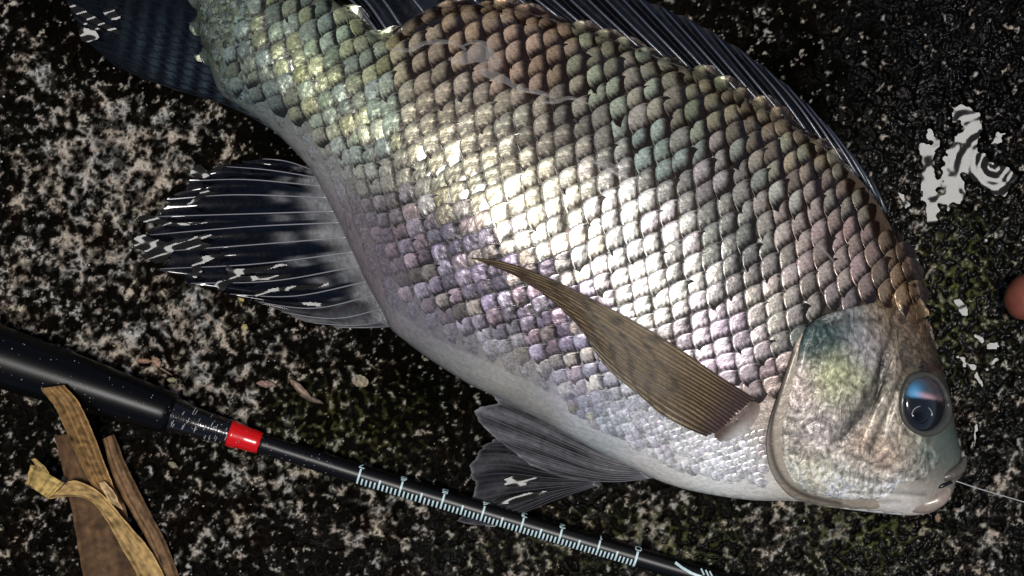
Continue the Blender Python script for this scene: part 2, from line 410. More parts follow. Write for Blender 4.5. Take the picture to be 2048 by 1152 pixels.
# head relief: opercle bulge, groove behind the head, orbit swelling
def fb(u, v, ru, rv, rot=0.0):
    c, s_ = math.cos(rot), math.sin(rot); x = FU - u; y = FV - v
    return np.exp(-(((x * c + y * s_) / ru) ** 2 + ((-x * s_ + y * c) / rv) ** 2))
Zf = Zf + inside * (7 * fb(1850, 805, 62, 75) - 7 * fb(1790, 640, 26, 60, -.2) - 8 * fb(1905, 925, 30, 30) - 5 * fb(1735, 840, 8, 110, .38) - 4 * fb(1768, 860, 7, 90, .3)
   + 5 * fb(1690, 850, 90, 120) - 6 * fb(1520, 800, 30, 60, .3))
def lines_mask(u, v, pts, w):
    pts = polyinterp(pts, 40); d = np.full(u.shape, 1e9)
    for a, b_ in zip(pts[:-1], pts[1:]):
        ab = b_ - a; t = np.clip(((u - a[0]) * ab[0] + (v - a[1]) * ab[1]) / (ab @ ab + 1e-9), 0, 1)
        d = np.minimum(d, np.hypot(u - a[0] - t * ab[0], v - a[1] - t * ab[1]))
    return np.exp(-(d / w) ** 2)
HEADLINES = [([(1805, 560), (1790, 620), (1775, 690), (1745, 770), (1700, 850)], 9, .6), ([(1835, 640), (1820, 700), (1800, 760), (1770, 830), (1740, 900)], 6, .5),
    ([(1780, 740), (1740, 810), (1690, 870), (1670, 880)], 7, .55), ([(1760, 640), (1700, 640), (1650, 650)], 5, .5), ([(1700, 985), (1780, 985), (1850, 990)], 4, .45), ([(1600, 990), (1700, 1003), (1800, 1004)], 3, .4),
    ([(1765, 700), (1757, 760), (1752, 800)], 5, .5), ([(1815, 760), (1800, 800), (1805, 850), (1830, 880)], 4, .4), ([(1690, 905), (1740, 925), (1800, 945), (1850, 960)], 4, .45), ([(1600, 760), (1640, 770), (1690, 765), (1740, 790)], 4, .35),
    ([(1620, 700), (1660, 715), (1720, 705)], 4, .35), ([(1610, 850), (1650, 840), (1700, 880)], 4, .35), ([(1790, 600), (1815, 660), (1840, 720)], 5, .5), ([(1860, 870), (1855, 910), (1862, 940)], 4, .4), ([(1580, 905), (1640, 925), (1700, 950), (1770, 965)], 5, .3)]
for pts_, w_, st_ in HEADLINES: Zf -= inside * 9 * st_ * lines_mask(FU, FV, pts_, w_ * 1.2)
def Z(u, v):
    x = np.clip((np.asarray(u, float) - g0u) / gs, 0, FU.shape[1] - 1.001); y = np.clip((np.asarray(v, float) - g0v) / gs, 0, FU.shape[0] - 1.001)
    i = x.astype(int); j = y.astype(int); a = x - i; b_ = y - j
    return RIM + (Zf[j, i] * (1 - a) * (1 - b_) + Zf[j, i + 1] * a * (1 - b_) + Zf[j + 1, i] * (1 - a) * b_ + Zf[j + 1, i + 1] * a * b_)

# pigment map (display values converted to linear)
PG = [(450,100,90,98,86),(520,120,94,102,88),(600,60,104,110,90),(650,150,150,155,105),(700,110,124,134,115),(620,210,146,148,104),(750,120,146,140,96),(560,240,104,112,112),(480,190,96,112,112),(520,222,120,130,130),(575,270,150,154,154),(620,330,165,165,165),
(620,310,150,145,140),(700,180,110,126,130),(700,260,150,150,112),(760,300,160,165,150),(850,80,132,116,90),(950,40,138,112,76),(1000,120,150,122,98),(900,180,128,118,98),(1100,100,138,110,80),
(1200,130,126,120,90),(1300,180,140,134,108),(1400,200,118,112,76),(1500,250,118,102,70),(1600,300,128,112,82),(1700,400,122,100,80),(1780,500,108,86,60),(1300,300,118,120,110),
(1450,330,130,126,118),(1150,250,116,110,96),(1000,250,138,134,114),(850,300,160,156,126),(950,350,166,162,132),(800,400,126,122,112),(1100,400,205,200,172),(1250,450,212,208,200),
(1350,550,205,200,190),(1490,500,112,116,106),(1600,430,150,134,122),(1700,520,148,126,114),(1550,600,182,172,156),(1450,680,200,182,196),(1650,590,162,148,136),
(650,450,150,140,144),(720,500,146,130,136),(800,480,128,118,128),(900,520,120,114,126),(1000,600,128,116,132),(1100,660,142,126,146),(850,620,146,136,148),(950,660,146,136,150),
(1000,700,184,180,172),(1150,760,190,186,200),(1300,850,205,205,214),(1450,930,240,240,238),(1350,900,228,228,228),(1420,970,244,242,238),(1560,985,236,232,224),(800,690,146,146,148),(900,740,160,164,160),(1050,820,166,166,160),
(1200,880,186,194,198),(1320,945,212,206,200),(1500,985,222,222,220),(1650,680,42,72,72),(1620,690,40,70,70),(1700,655,104,110,110),(1660,740,150,150,100),(1690,750,165,165,100),(1700,800,148,136,122),
(1620,860,160,144,138),(1600,950,192,180,148),(1720,960,186,174,158),(1760,900,160,128,102),(1790,850,170,154,132),(1730,700,146,136,150),(1780,700,146,126,100),(1770,640,124,104,74),
(1810,620,136,104,54),(1830,700,100,86,54),(1855,725,62,60,52),(1880,900,52,104,100),(1895,880,60,100,98),(1905,840,66,68,62),(1850,940,136,126,112),(1860,990,182,166,150),(1800,1012,228,226,222),
(1700,1005,222,218,208),(1915,780,50,50,46),(1915,930,96,90,82),(1830,870,150,136,110),(1590,760,176,150,142),(1570,870,170,156,140)]
PG = np.array(PG, float); PGc = lin(PG[:, 2:])
def pig(u, v, sig=42.0):
    u = np.asarray(u, float); v = np.asarray(v, float); sh = u.shape; u = u.ravel(); v = v.ravel()
    d2 = (u[:, None] - PG[None, :, 0]) ** 2 + (v[:, None] - PG[None, :, 1]) ** 2
    w = np.exp(-d2 / (2 * sig * sig)) + 30.0 / (d2 + 900.0) ** 1.5 * 20
    c = (w @ PGc) / w.sum(1)[:, None]; l = c.mean(1, keepdims=True)
    return np.clip((l + .8 * (c - l)) * np.array([1.02, 1.0, .95]), .002, .85).reshape(sh + (3,))

fish = thing('fish', 'large silver scaled freshwater fish lying on its side on wet dark rock', 'fish', P(1200, 520, 0))

# body mesh from the field, boundary vertices snapped to the outline
cells = inside[:-1, :-1] | inside[1:, :-1] | inside[:-1, 1:] | inside[1:, 1:]
used = np.zeros(inside.shape, bool)
used[:-1, :-1] |= cells; used[1:, :-1] |= cells; used[:-1, 1:] |= cells; used[1:, 1:] |= cells
BU = FU.copy(); BV = FV.copy(); BZ = RIM + Zf * inside
edge = used & ~inside
eu, ev = BU[edge], BV[edge]
dn = polyinterp(np.vstack([outl, outl[:1]]), 4000)
nearest = np.array([np.argmin((dn[:, 0] - a) ** 2 + (dn[:, 1] - b_) ** 2) for a, b_ in zip(eu, ev)])
BU[edge] = dn[nearest, 0]; BV[edge] = dn[nearest, 1]; BZ[edge] = RIM
vid = -np.ones(inside.shape, int); ids = np.flatnonzero(used.ravel()); vid.ravel()[ids] = np.arange(len(ids))
cj, ci = np.nonzero(cells)
Ft = np.stack([vid[cj, ci], vid[cj + 1, ci], vid[cj + 1, ci + 1], vid[cj, ci + 1]], -1)
uu, vv, zz = BU.ravel()[ids], BV.ravel()[ids], BZ.ravel()[ids]
Vt = PA(uu, vv, zz)
zb = np.maximum(RIM - (zz - RIM) * 0.72, 3.0)
Vb = Vt.copy(); Vb[:, 2] = zb * S
bc = np.vstack([pig(uu[i:i + 4000], vv[i:i + 4000]) for i in range(0, len(uu), 4000)])
dk = np.ones(len(uu))
for pts, w, st in HEADLINES: dk *= 1 - st * lines_mask(uu, vv, pts, w)
bc = bc * dk[:, None] * (.8 + .22 * sstep(.3, .6, bc.mean(1)))[:, None]
nb = len(Vt)
Vall = np.vstack([Vt, Vb]); Fall = np.vstack([Ft, Ft[:, ::-1] + nb])
# under the scales the body skin is darker; the head and belly stay as they are
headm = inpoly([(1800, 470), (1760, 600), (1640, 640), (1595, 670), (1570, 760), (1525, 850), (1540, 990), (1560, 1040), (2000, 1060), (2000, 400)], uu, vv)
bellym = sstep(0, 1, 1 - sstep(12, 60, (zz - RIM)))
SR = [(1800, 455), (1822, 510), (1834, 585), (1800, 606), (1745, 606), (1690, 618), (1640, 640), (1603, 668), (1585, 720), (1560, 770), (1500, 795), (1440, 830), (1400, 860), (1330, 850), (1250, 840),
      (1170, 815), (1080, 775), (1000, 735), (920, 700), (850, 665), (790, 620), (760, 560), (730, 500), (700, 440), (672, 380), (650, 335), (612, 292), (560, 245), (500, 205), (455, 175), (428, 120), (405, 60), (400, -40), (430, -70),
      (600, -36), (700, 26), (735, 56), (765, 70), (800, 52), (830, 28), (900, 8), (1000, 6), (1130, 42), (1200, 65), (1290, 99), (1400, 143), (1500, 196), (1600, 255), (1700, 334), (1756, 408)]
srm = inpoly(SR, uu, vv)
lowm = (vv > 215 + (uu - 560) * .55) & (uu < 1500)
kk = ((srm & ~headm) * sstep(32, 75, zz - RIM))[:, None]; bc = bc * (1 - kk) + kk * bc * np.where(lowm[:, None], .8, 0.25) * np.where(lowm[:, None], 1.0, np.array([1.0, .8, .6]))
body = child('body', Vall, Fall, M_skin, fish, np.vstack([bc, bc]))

# ------------------------------------------------------------------ SCALES
TILT = np.array([(1300, 450, 61), (1750, 450, 76), (1780, 600, 80), (1600, 300, 68), (1450, 700, 52), (1400, 200, 63), (1000, 200, 62), (1000, 500, 62), (700, 200, 68), (500, 100, 62), (800, 550, 66), (1200, 750, 58), (1550, 640, 62)], float)
def tilt(u, v):
    d2 = (u - TILT[:, 0]) ** 2 + (v - TILT[:, 1]) ** 2
    w = 1 / (d2 + 8000.0) ** 1.5
    return math.radians((w @ TILT[:, 2]) / w.sum())
def fstep(u, v, du, dv, L):
    """move along the surface by arc length L in image direction (du,dv)"""
    n = 4; l = L / n
    for _ in range(n):
        e = 3.0; g = (float(Z(u + du * e, v + dv * e)) - float(Z(u - du * e, v - dv * e))) / (2 * e)
        c = 1 / math.sqrt(1 + g * g); c = max(c, 0.42)
        u += du * l * c; v += dv * l * c
    return u, v
AX, TR = 23.2, 35.5
nodes = {}
mids = {}
u, v = 1420.0, 470.0
mids[0] = (u, v)
uu_, vv_ = u, v
for k in range(1, 48):
    th = tilt(uu_, vv_) - math.pi / 2; du, dv = -math.cos(th), math.sin(th)     # tailwards
    f = 1.0 if uu_ > 800 else 0.88
    uu_, vv_ = fstep(uu_, vv_, du, dv, AX * f); mids[k] = (uu_, vv_)
uu_, vv_ = u, v
for k in range(1, 24):
    th = tilt(uu_, vv_) - math.pi / 2; du, dv = math.cos(th), -math.sin(th)
    uu_, vv_ = fstep(uu_, vv_, du, dv, AX * 0.97); mids[-k] = (uu_, vv_)
for k, (mu, mv) in mids.items():
    for sgn in (1, -1):
        a, b_ = mu, mv
        for j in range(0, 17):
            if j: 
                th = tilt(a, b_); tr = TR * (1.0 if a > 780 else 0.86)
                if sgn < 0: tr *= max(0.62, 1 - 0.035 * j)
                a, b_ = fstep(a, b_, sgn * math.cos(th), -sgn * math.sin(th), tr)
            nodes[(k, sgn * j)] = (a, b_)
def nd(k, j): return np.array(nodes[(k, j)]) if (k, j) in nodes else None

SRP = polyinterp(np.array(SR + [SR[0]], float), 500)
def scale_mesh(c, ea, et, lift, r, lo=False):
    """c centre, ea half-lattice tailward vector, et row vector (image plane). returns V,F,C"""
    npp, nq = (9, 11) if not lo else (5, 4)
    db = float(np.min(np.hypot(SRP[:, 0] - c[0], SRP[:, 1] - c[1])))
    low = c[1] > 230 + (c[0] - 560) * .55 and c[0] < 1450 and not lo
    fade = float(sstep(0, 85, np.array(db))) if low else 1.0
    lift = lift * (.35 + .65 * fade)
    if lo: lift = 1.2
    wid = 1.0 * (1 + r.uniform(-.05, .05)); ln = 2.9
    p = np.linspace(-1, 1, npp); q = np.linspace(0, 1, nq) ** 0.85
    Pp, Q = np.meshgrid(p, q)
    tipshape = 1.2 * np.clip(1 - (np.abs(Pp) * .99) ** r.uniform(1.35, 1.7), 0, 1) ** r.uniform(.66, .82)
    tip = -0.25 + tipshape + r.uniform(-.06, .06) * Pp              # free edge in units of ea*... towards tail
    x = tip * Q + (-ln + 1.25) * (1 - Q)
    wq = 0.72 + 0.28 * np.sqrt(np.clip(Q * 1.4, 0, 1))
    U = c[0] + ea[0] * x + et[0] * Pp * wid * wq
    Vv = c[1] + ea[1] * x + et[1] * Pp * wid * wq
    zo = -2.5 + (lift * .5 * r.uniform(.5, 1.4) + 3.0) * Q ** 1.25 + (1.5 * lift / 8) * (1 - Pp ** 2) * np.sin(np.pi * np.clip(Q * 1.0, 0, 1)) * 1.1 - 1.2 * Q ** 10 - 1.0 * np.abs(Pp) ** 3 * Q
    tl = r.uniform(-1.8, 1.8) * (.3 if lo else 1); zo = zo + tl * Pp * Q
    zo = zo * (.45 if lo else 1) + (1.2 if lo else 0)
    zz_ = Z(U, Vv) + zo
    # pigment: dark base where the scale goes under its neighbours, paler edge
    pc = pig(np.array([c[0]]), np.array([c[1]]))[0]
    lum = pc.mean()
    br = r.normal(1.0, .17)
    tint = np.array([1.0, 1.0, 1.0])
    uu0, vv0 = c
    if uu0 < 800 and vv0 < 330:
        tint = np.array([[1.12, 1.12, .72], [.8, 1.0, 1.12], [1.0, 1.04, .85], [.85, 1.08, 1.0]][r.integers(4)])
    elif vv0 > 380 and uu0 < 1200 and vv0 > 330 + (uu0 - 650) * .25:
        tint = np.array([[1.2, .92, .95], [1.0, .9, 1.2], [.8, .82, .95], [1.15, 1.08, .7], [.95, .88, 1.05]][r.integers(5)])
        br *= [1.5, .75, .62, 1.25, .95][r.integers(5)]
    elif uu0 < 1150:
        tint = np.array([[1.04, 1.0, .92], [1, 1, 1.02], [1.05, .98, .95]][r.integers(3)])
    elif vv0 < 300 + (uu0 - 1150) * .25 and r.random() < .3:
        tint = np.array([.78, 1.06, 1.06]); br *= 1.15
    elif r.random() < .3:
        tint = np.array([1.03, .93, 1.06])
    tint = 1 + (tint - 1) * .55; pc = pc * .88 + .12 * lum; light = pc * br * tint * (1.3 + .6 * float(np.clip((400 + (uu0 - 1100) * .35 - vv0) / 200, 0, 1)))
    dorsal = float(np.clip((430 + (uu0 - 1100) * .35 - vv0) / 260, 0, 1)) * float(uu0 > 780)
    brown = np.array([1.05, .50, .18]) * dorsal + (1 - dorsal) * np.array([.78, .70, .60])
    darkc = pc * brown * (.10 - .03 * dorsal)
    ap = np.abs(Pp + r.uniform(-.08, .08)); xb = -1.0 + ap ** 1.15 + r.uniform(-.06, .06)
    gw = .60 + .42 * dorsal; gw = gw * r.uniform(.8, 1.15)
    m = sstep(xb + gw * .45, xb + gw, x + .05 * np.sin(7 * Pp + r.uniform(0, 6)))
    edgeb = 1 + .25 * sstep(.9, 1, Q)
    spot = np.exp(-((Q - .62) / .13) ** 2 - (Pp / .42) ** 2) * (.55 if (vv0 > 380 and uu0 < 1100) else .12)
    Cc = darkc[None, None, :] * (1 - m[..., None]) + light[None, None, :] * (m * (1.0 + .30 * np.clip(x - .1, -1, .8)))[..., None] * edgeb[..., None] * (1 - spot[..., None])  # includes a painted light falloff, each plate brighter towards the tail
    if lo: Cc = Cc * .45 + .55 * light
    if fade < 1: Cc = Cc * fade + (1 - fade) * (pc * .95 * .85 + Cc * .15)
    V = PA(U, Vv, zz_).reshape(-1, 3); C = Cc.reshape(-1, 3)
    F = gridfaces(nq, npp)
    # skirt for thickness along the free edge
    top = np.arange((nq - 1) * npp, nq * npp)
    sk = PA(U[-1], Vv[-1], zz_[-1] - 2.6); n0 = len(V)
    V = np.vstack([V, sk]); C = np.vstack([C, C[top] * .8])
    Fs = np.stack([top[:-1], top[1:], n0 + np.arange(1, npp), n0 + np.arange(npp - 1)], -1)
    return V, np.vstack([F, Fs]), C

r = np.random.default_rng(5)
cand = []
for (k, j), c in nodes.items():
    if (k + j) % 2: continue
    c = np.array(c)
    if not inpoly(SR, np.array([c[0]]), np.array([c[1]]))[0]: continue
    n1, n2 = nd(k + 1, j), nd(k - 1, j)
    if n1 is None or n2 is None: continue
    ea = (n1 - n2) / 2
    t1, t2 = nd(k, j + 1), nd(k, j - 1)
    if t1 is None: et = nd(k, j) - t2
    elif t2 is None: et = t1 - nd(k, j)
    else: et = (t1 - t2) / 2
    area = abs(ea[0] * et[1] - ea[1] * et[0])
    if area < 60: continue
    if c[0] > 1690 and c[1] < 500 and np.min(np.hypot(outl[:, 0] - c[0], outl[:, 1] - c[1])) < 15: continue
    vis = area if (0 < c[0] < 2048 and 0 < c[1] < 1152) else 0
    # parts hidden under the pectoral fin count less
    if inpoly([(930, 515), (1150, 580), (1380, 715), (1525, 800), (1440, 870), (1260, 790), (1160, 670), (1000, 545)], c[:1], c[1:])[0]: vis *= .2
    cand.append((vis, k, j, c, ea, et))
cand.sort(key=lambda t: -t[0])
SV, SF, SCc, nsv = [], [], [], 0
for idx, (vis, k, j, c, ea, et) in enumerate(cand):
    c = c + r.normal(0, 1.5, 2); an_ = r.normal(0, .035); sc_ = r.normal(1, .05)
    rot_ = np.array([[math.cos(an_), -math.sin(an_)], [math.sin(an_), math.cos(an_)]]); ea = rot_ @ ea * sc_; et = rot_ @ et * sc_
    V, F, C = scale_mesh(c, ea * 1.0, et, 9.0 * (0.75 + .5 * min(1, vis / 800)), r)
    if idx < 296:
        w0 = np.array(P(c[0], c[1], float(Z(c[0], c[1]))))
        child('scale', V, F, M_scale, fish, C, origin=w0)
    else:
        SV.append(V); SF.append(F + nsv); SCc.append(C); nsv += len(V)
# small scales of the breast, below the pectoral fin, and on the tail root
CH = [(1120, 790), (1200, 800), (1290, 835), (1400, 862), (1440, 880), (1480, 850), (1525, 860), (1530, 920), (1520, 965), (1440, 955), (1360, 935), (1290, 905), (1220, 865), (1150, 830)]
ax0 = np.array([-math.cos(math.radians(24)), -math.sin(math.radians(24))]); tx0 = np.array([-ax0[1], ax0[0]])
for a in range(-60, 60):
    for b_ in range(-60, 60):
        if (a + b_) % 2: continue
        c = np.array([1330., 870.]) + ax0 * a * 10.0 + tx0 * b_ * 9.0 + r.normal(0, 1.5, 2)
        if not inpoly(CH, c[:1], c[1:])[0]: continue
        if r.random() < .06: continue
        V, F, C = scale_mesh(c, ax0 * 10.5 * r.uniform(.8, 1.1), tx0 * 9.4, 4.0, r, lo=True)
        SV.append(V); SF.append(F + nsv); SCc.append(C * 1.1); nsv += len(V)
for _ in range(760):
    c = np.array([r.uniform(360, 500), r.uniform(-30, 205)]); s_ = r.uniform(7, 15)
    if c[0] < 402 + .16 * max(0, c[1]) + 26 * abs(math.sin(c[1] / 19. + .3)) - 26 + r.normal(0, 4) or (c[1] > 120 and not inpoly(outl, c[:1] - 14, c[1:] + 10)[0]): continue
    V, F, C = scale_mesh(c, np.array([-.9, -.42]) * s_, np.array([-.42, .9]) * s_, 4.0, r, lo=True)
    SV.append(V); SF.append(F + nsv); SCc.append(C * r.uniform(.3, 1.6)); nsv += len(V)
NP = [(1780, 596), (1838, 588), (1862, 660), (1880, 720), (1850, 735), (1815, 730), (1795, 680)]
for a in range(-40, 40):
    for b_ in range(-40, 40):
        if (a + b_) % 2: continue
        c = np.array([1820., 660.]) + np.array([-.35, -.94]) * a * 9.5 + np.array([.94, -.35]) * b_ * 7.5 + r.normal(0, 2.2, 2)
        if not inpoly(NP, c[:1], c[1:])[0] or r.random() < .12: continue
        V, F, C = scale_mesh(c, np.array([-.35, -.94]) * 11 * r.uniform(.8, 1.4), np.array([.94, -.35]) * 8.5 * r.uniform(.8, 1.2), 4.0, r, lo=True)
        SV.append(V); SF.append(F + nsv); SCc.append(C * r.uniform(.45, 1.3)); nsv += len(V)
o = child('small_scales', np.vstack(SV), np.vstack(SF), M_scale, fish, np.vstack(SCc), kind='stuff')

# ------------------------------------------------------------------ HEAD PARTS
def plate(name, pts, lift, front, mat, colf=None, n=150, rings=14, thick=7, parent=None):
    """a thin plate lying on the body: outline pts, raised along its rear edge (away from `front`)"""
    pl = smoothpoly(pts, n); c = pl.mean(0)
    cc = np.array(front)
    Vs = []; us = []; vs = []; zs = []
    for i in range(rings + 1):
        t = i / rings; ring = cc + (pl - cc) * t
        ti = t
        U, Vv = ring[:, 0], ring[:, 1]
        w = sstep(0, 1, np.clip(((cc[0] - U) / 130.0) + .25, 0, 1))
        z_ = Z(U, Vv) + 1.5 + lift * w * (1 - max(0, ti - .93) / .07 * .45)
        us.append(U); vs.append(Vv); zs.append(z_)
    U = np.array(us); Vv = np.array(vs); z_ = np.array(zs)
    U = np.vstack([U, U[-1:]]); Vv = np.vstack([Vv, Vv[-1:]]); z_ = np.vstack([z_, np.maximum(z_[-1:] - thick - lift, RIM - 12)])
    F = gridfaces(U.shape[0], n, close_c=True)
    C = (pig(U, Vv) * 0.62 if colf is None else colf(U, Vv)).reshape(-1, 3)
    return child(name, PA(U, Vv, z_).reshape(-1, 3), F, mat, parent or fish, C)

def opcol(U, V):
    c = pig(U, V, 30.0); c = (c * .8 + .2 * c.mean(-1, keepdims=True)) * np.array([.97, 1.0, 1.0]) * 1.45; f = np.ones(U.shape)
    g_ = np.exp(-(((U - 1640) / 46) ** 2 + ((V - 672) / 34) ** 2))[..., None]; c = c * (1 - .9 * g_) + .9 * g_ * np.array([.02, .045, .043])
    for pts, w, st in HEADLINES: f *= 1 - st * lines_mask(U, V, pts, w)
    bl = fftnoise((200, 200), 12, 91)
    k = bl[(V.astype(int) // 2) % 200, (U.astype(int) // 2) % 200]
    return np.clip(c * (f ** 1.4 * (1 + .2 * k))[..., None], 0.003, .8)
MEM = [(1604, 664), (1590, 690), (1572, 740), (1556, 790), (1540, 840), (1533, 890), (1540, 935), (1560, 972), (1590, 998), (1640, 1012), (1700, 1018), (1760, 1012), (1700, 960), (1640, 900), (1620, 800), (1625, 700)]
def memcol(U, V):
    c = pig(U, V) * .0 + lin((196, 182, 162)) * .75
    e = lines_mask(U, V, [(1586, 705), (1560, 780), (1544, 845), (1543, 895), (1553, 935), (1575, 968), (1615, 992), (1680, 1007)], 5)
    return c * (1 - .75 * e[..., None])
plate('gill_membrane', MEM, 12, (1640, 860), M_skin, memcol, thick=6, n=240, rings=44)
OPC = [(1745, 606), (1700, 616), (1650, 630), (1618, 650), (1602, 680), (1592, 720), (1576, 780), (1560, 835), (1553, 880), (1560, 925), (1580, 960), (1612, 984), (1660, 996), (1720, 999), (1780, 990), (1800, 940), (1800, 860), (1800, 760), (1795, 680), (1780, 625)]
gc = plate('gill_cover', OPC, 13, (1745, 830), M_head, opcol, n=200, rings=34, thick=9)
# dark spot flap at the top of the gill cover
# cheek plates
CHK = [(1790, 700), (1815, 760), (1812, 830), (1850, 880), (1880, 915), (1860, 945), (1835, 960), (1780, 965), (1735, 940), (1712, 900), (1730, 850), (1760, 780)]
plate('cheek_plate', CHK, 7, (1800, 870), M_head, opcol, n=120, rings=22, thick=5)

def ell(cu, cv, cz, ru, rv, rz, rot=0.0, n=28, m=14, half=True):
    th = np.linspace(0, 2 * math.pi, n, endpoint=False); ph = np.linspace(0.02, math.pi / 2 if half else math.pi - .02, m)
    T, Pp = np.meshgrid(th, ph)
    x = ru * np.cos(T) * np.sin(Pp); y = rv * np.sin(T) * np.sin(Pp)
    U = cu + x * math.cos(rot) - y * math.sin(rot); Vv = cv + x * math.sin(rot) + y * math.cos(rot)
    z_ = cz + rz * np.cos(Pp)
    F = [tuple(f) for f in gridfaces(m, n, close_c=True)]; F.append(tuple(range(n)))
    return U, Vv, z_, F
EU0, EV0 = 1849.0, 808.0; ez = float(Z(EU0, EV0))
M_ball = colmat('eyeball', rough=0.12, coat=1.0, coat_rough=0.02, metallic=.1, bumps=((16, .15, 1.5, 2),))
M_pupil = colmat('pupil', rough=0.05, color=(.001, .001, .0015), coat=1.0, coat_rough=.02)
egx = float(Z(EU0 + 50, EV0) - Z(EU0 - 50, EV0)) / 100; egy = float(Z(EU0, EV0 + 60) - Z(EU0, EV0 - 60)) / 120
def etilt(U, V_): return egx * .9 * (U - EU0) + egy * .9 * (V_ - EV0)
U, Vv, z_, F = ell(EU0, EV0, ez - 6, 43, 57, 22, -.12, n=48, m=26); z_ = z_ + etilt(U, Vv)
C = np.zeros(U.shape + (3,)); C[:] = (.010, .012, .016)
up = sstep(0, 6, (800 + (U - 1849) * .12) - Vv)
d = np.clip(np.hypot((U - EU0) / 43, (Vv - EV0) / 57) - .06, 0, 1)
blue = np.exp(-(((U - 1829) / 15) ** 2 + ((Vv - 788) / 20) ** 2)); pk = np.exp(-(((U - 1853) / 20) ** 2 + ((Vv - 793 - (U - 1853) * .25) / 6) ** 2))  # sky reflection on the upper eye, painted as blue and pink
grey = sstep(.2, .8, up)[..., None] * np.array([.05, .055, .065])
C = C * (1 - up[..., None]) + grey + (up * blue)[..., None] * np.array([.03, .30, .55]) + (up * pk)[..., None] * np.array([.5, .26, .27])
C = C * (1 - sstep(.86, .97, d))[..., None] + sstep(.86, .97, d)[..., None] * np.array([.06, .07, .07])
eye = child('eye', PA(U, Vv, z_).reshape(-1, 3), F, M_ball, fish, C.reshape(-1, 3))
U, Vv, z_, F = ell(1844, 830, ez + 7, 21, 18, 8, -.1, n=28, m=10); z_ = z_ + etilt(U, Vv)
child('pupil', PA(U, Vv, z_).reshape(-1, 3), F, M_pupil, eye)
th = np.linspace(math.pi * .98, math.pi * 2.06, 26)
V, F = tube(np.stack([1844 + 20 * np.cos(th), 829 + 17 * np.sin(th), ez + 14 + etilt(1844 + 20 * np.cos(th), 829 + 17 * np.sin(th))], -1), 1.3, 6)
child('iris_ring', V, F, colmat('iris_ring', rough=.2, color=(.35, .36, .34), metallic=.3), eye)
# fleshy rim round the eye
th = np.linspace(0, 2 * math.pi, 60)
ru = 46 + 2 * np.sin(3 * th); rv = 61 + 2 * np.cos(2 * th)
eu_ = EU0 + ru * np.cos(th) * math.cos(-.12) - rv * np.sin(th) * math.sin(-.12); ev_ = EV0 + ru * np.cos(th) * math.sin(-.12) + rv * np.sin(th) * math.cos(-.12)
V, F = tube(np.stack([eu_, ev_, Z(eu_, ev_) + 0], -1), 7 + 2 * np.sin(th * 2), 10)
rc = np.tile(lin((104, 104, 96)) * .4, (len(V), 1))
child('eyelid', V, F, M_lip, fish, rc)
# lips and jaw
def lump(name, path, rad, col, mat=M_lip, parent=None, flat=1.0, nseg=14, n=26):
    pth = polyinterp(path, n); rr = np.interp(np.linspace(0, 1, n), np.linspace(0, 1, len(rad)), rad)
    V, F = tube(pth, rr, nseg, flat)
    return child(name, V, F, mat, parent or fish, np.tile(lin(col) * .62, (len(V), 1)))
lump('lower_lip', [(1790, 1008, 138), (1830, 1010, 146), (1865, 1003, 152), (1888, 990, 154), (1897, 975, 150)], [5, 14, 18, 16, 7], (176, 160, 146), flat=.8)
lump('upper_lip', [(1868, 962, 150), (1885, 955, 158), (1905, 948, 156), (1922, 934, 146), (1930, 915, 136)], [5, 9, 11, 10, 4], (104, 98, 90))
lump('mouth_slit', [(1866, 978, 160), (1884, 972, 167), (1904, 964, 160)], [2, 4, 3], (26, 22, 20), flat=.6)
lump('jaw_fold', [(1872, 930, 168), (1860, 945, 170), (1858, 965, 168), (1868, 985, 160), (1880, 993, 158)], [3, 6, 8, 6, 3], (150, 140, 128))
lump('jaw_skin', [(1640, 1006, 128), (1700, 1008, 134), (1760, 1012, 136), (1820, 1018, 136), (1862, 1012, 138)], [4, 11, 14, 13, 6], (235, 235, 232), flat=.7)
lump('nostril', [(1838, 738, float(Z(1838, 738)) + 1), (1846, 733, float(Z(1846, 733)) + 1)], [3, 3], (40, 38, 34))
# brown nape streaks (folds of skin between head and back)
for (a, b_, c_, w) in [][:0] and [((1812, 560), (1826, 640), (1838, 700), 7), ((1792, 590), (1800, 660), (1806, 720), 8), ((1832, 600), (1846, 670), (1866, 730), 6), ((1778, 610), (1780, 650), (1788, 690), 5)]:
    pts = [(p_[0], p_[1], float(Z(*p_)) + 1) for p_ in (a, b_, c_)]
    lump('nape_fold', pts, [2, w, w, 2], (150, 112, 62), mat=M_head, flat=.45, nseg=8)

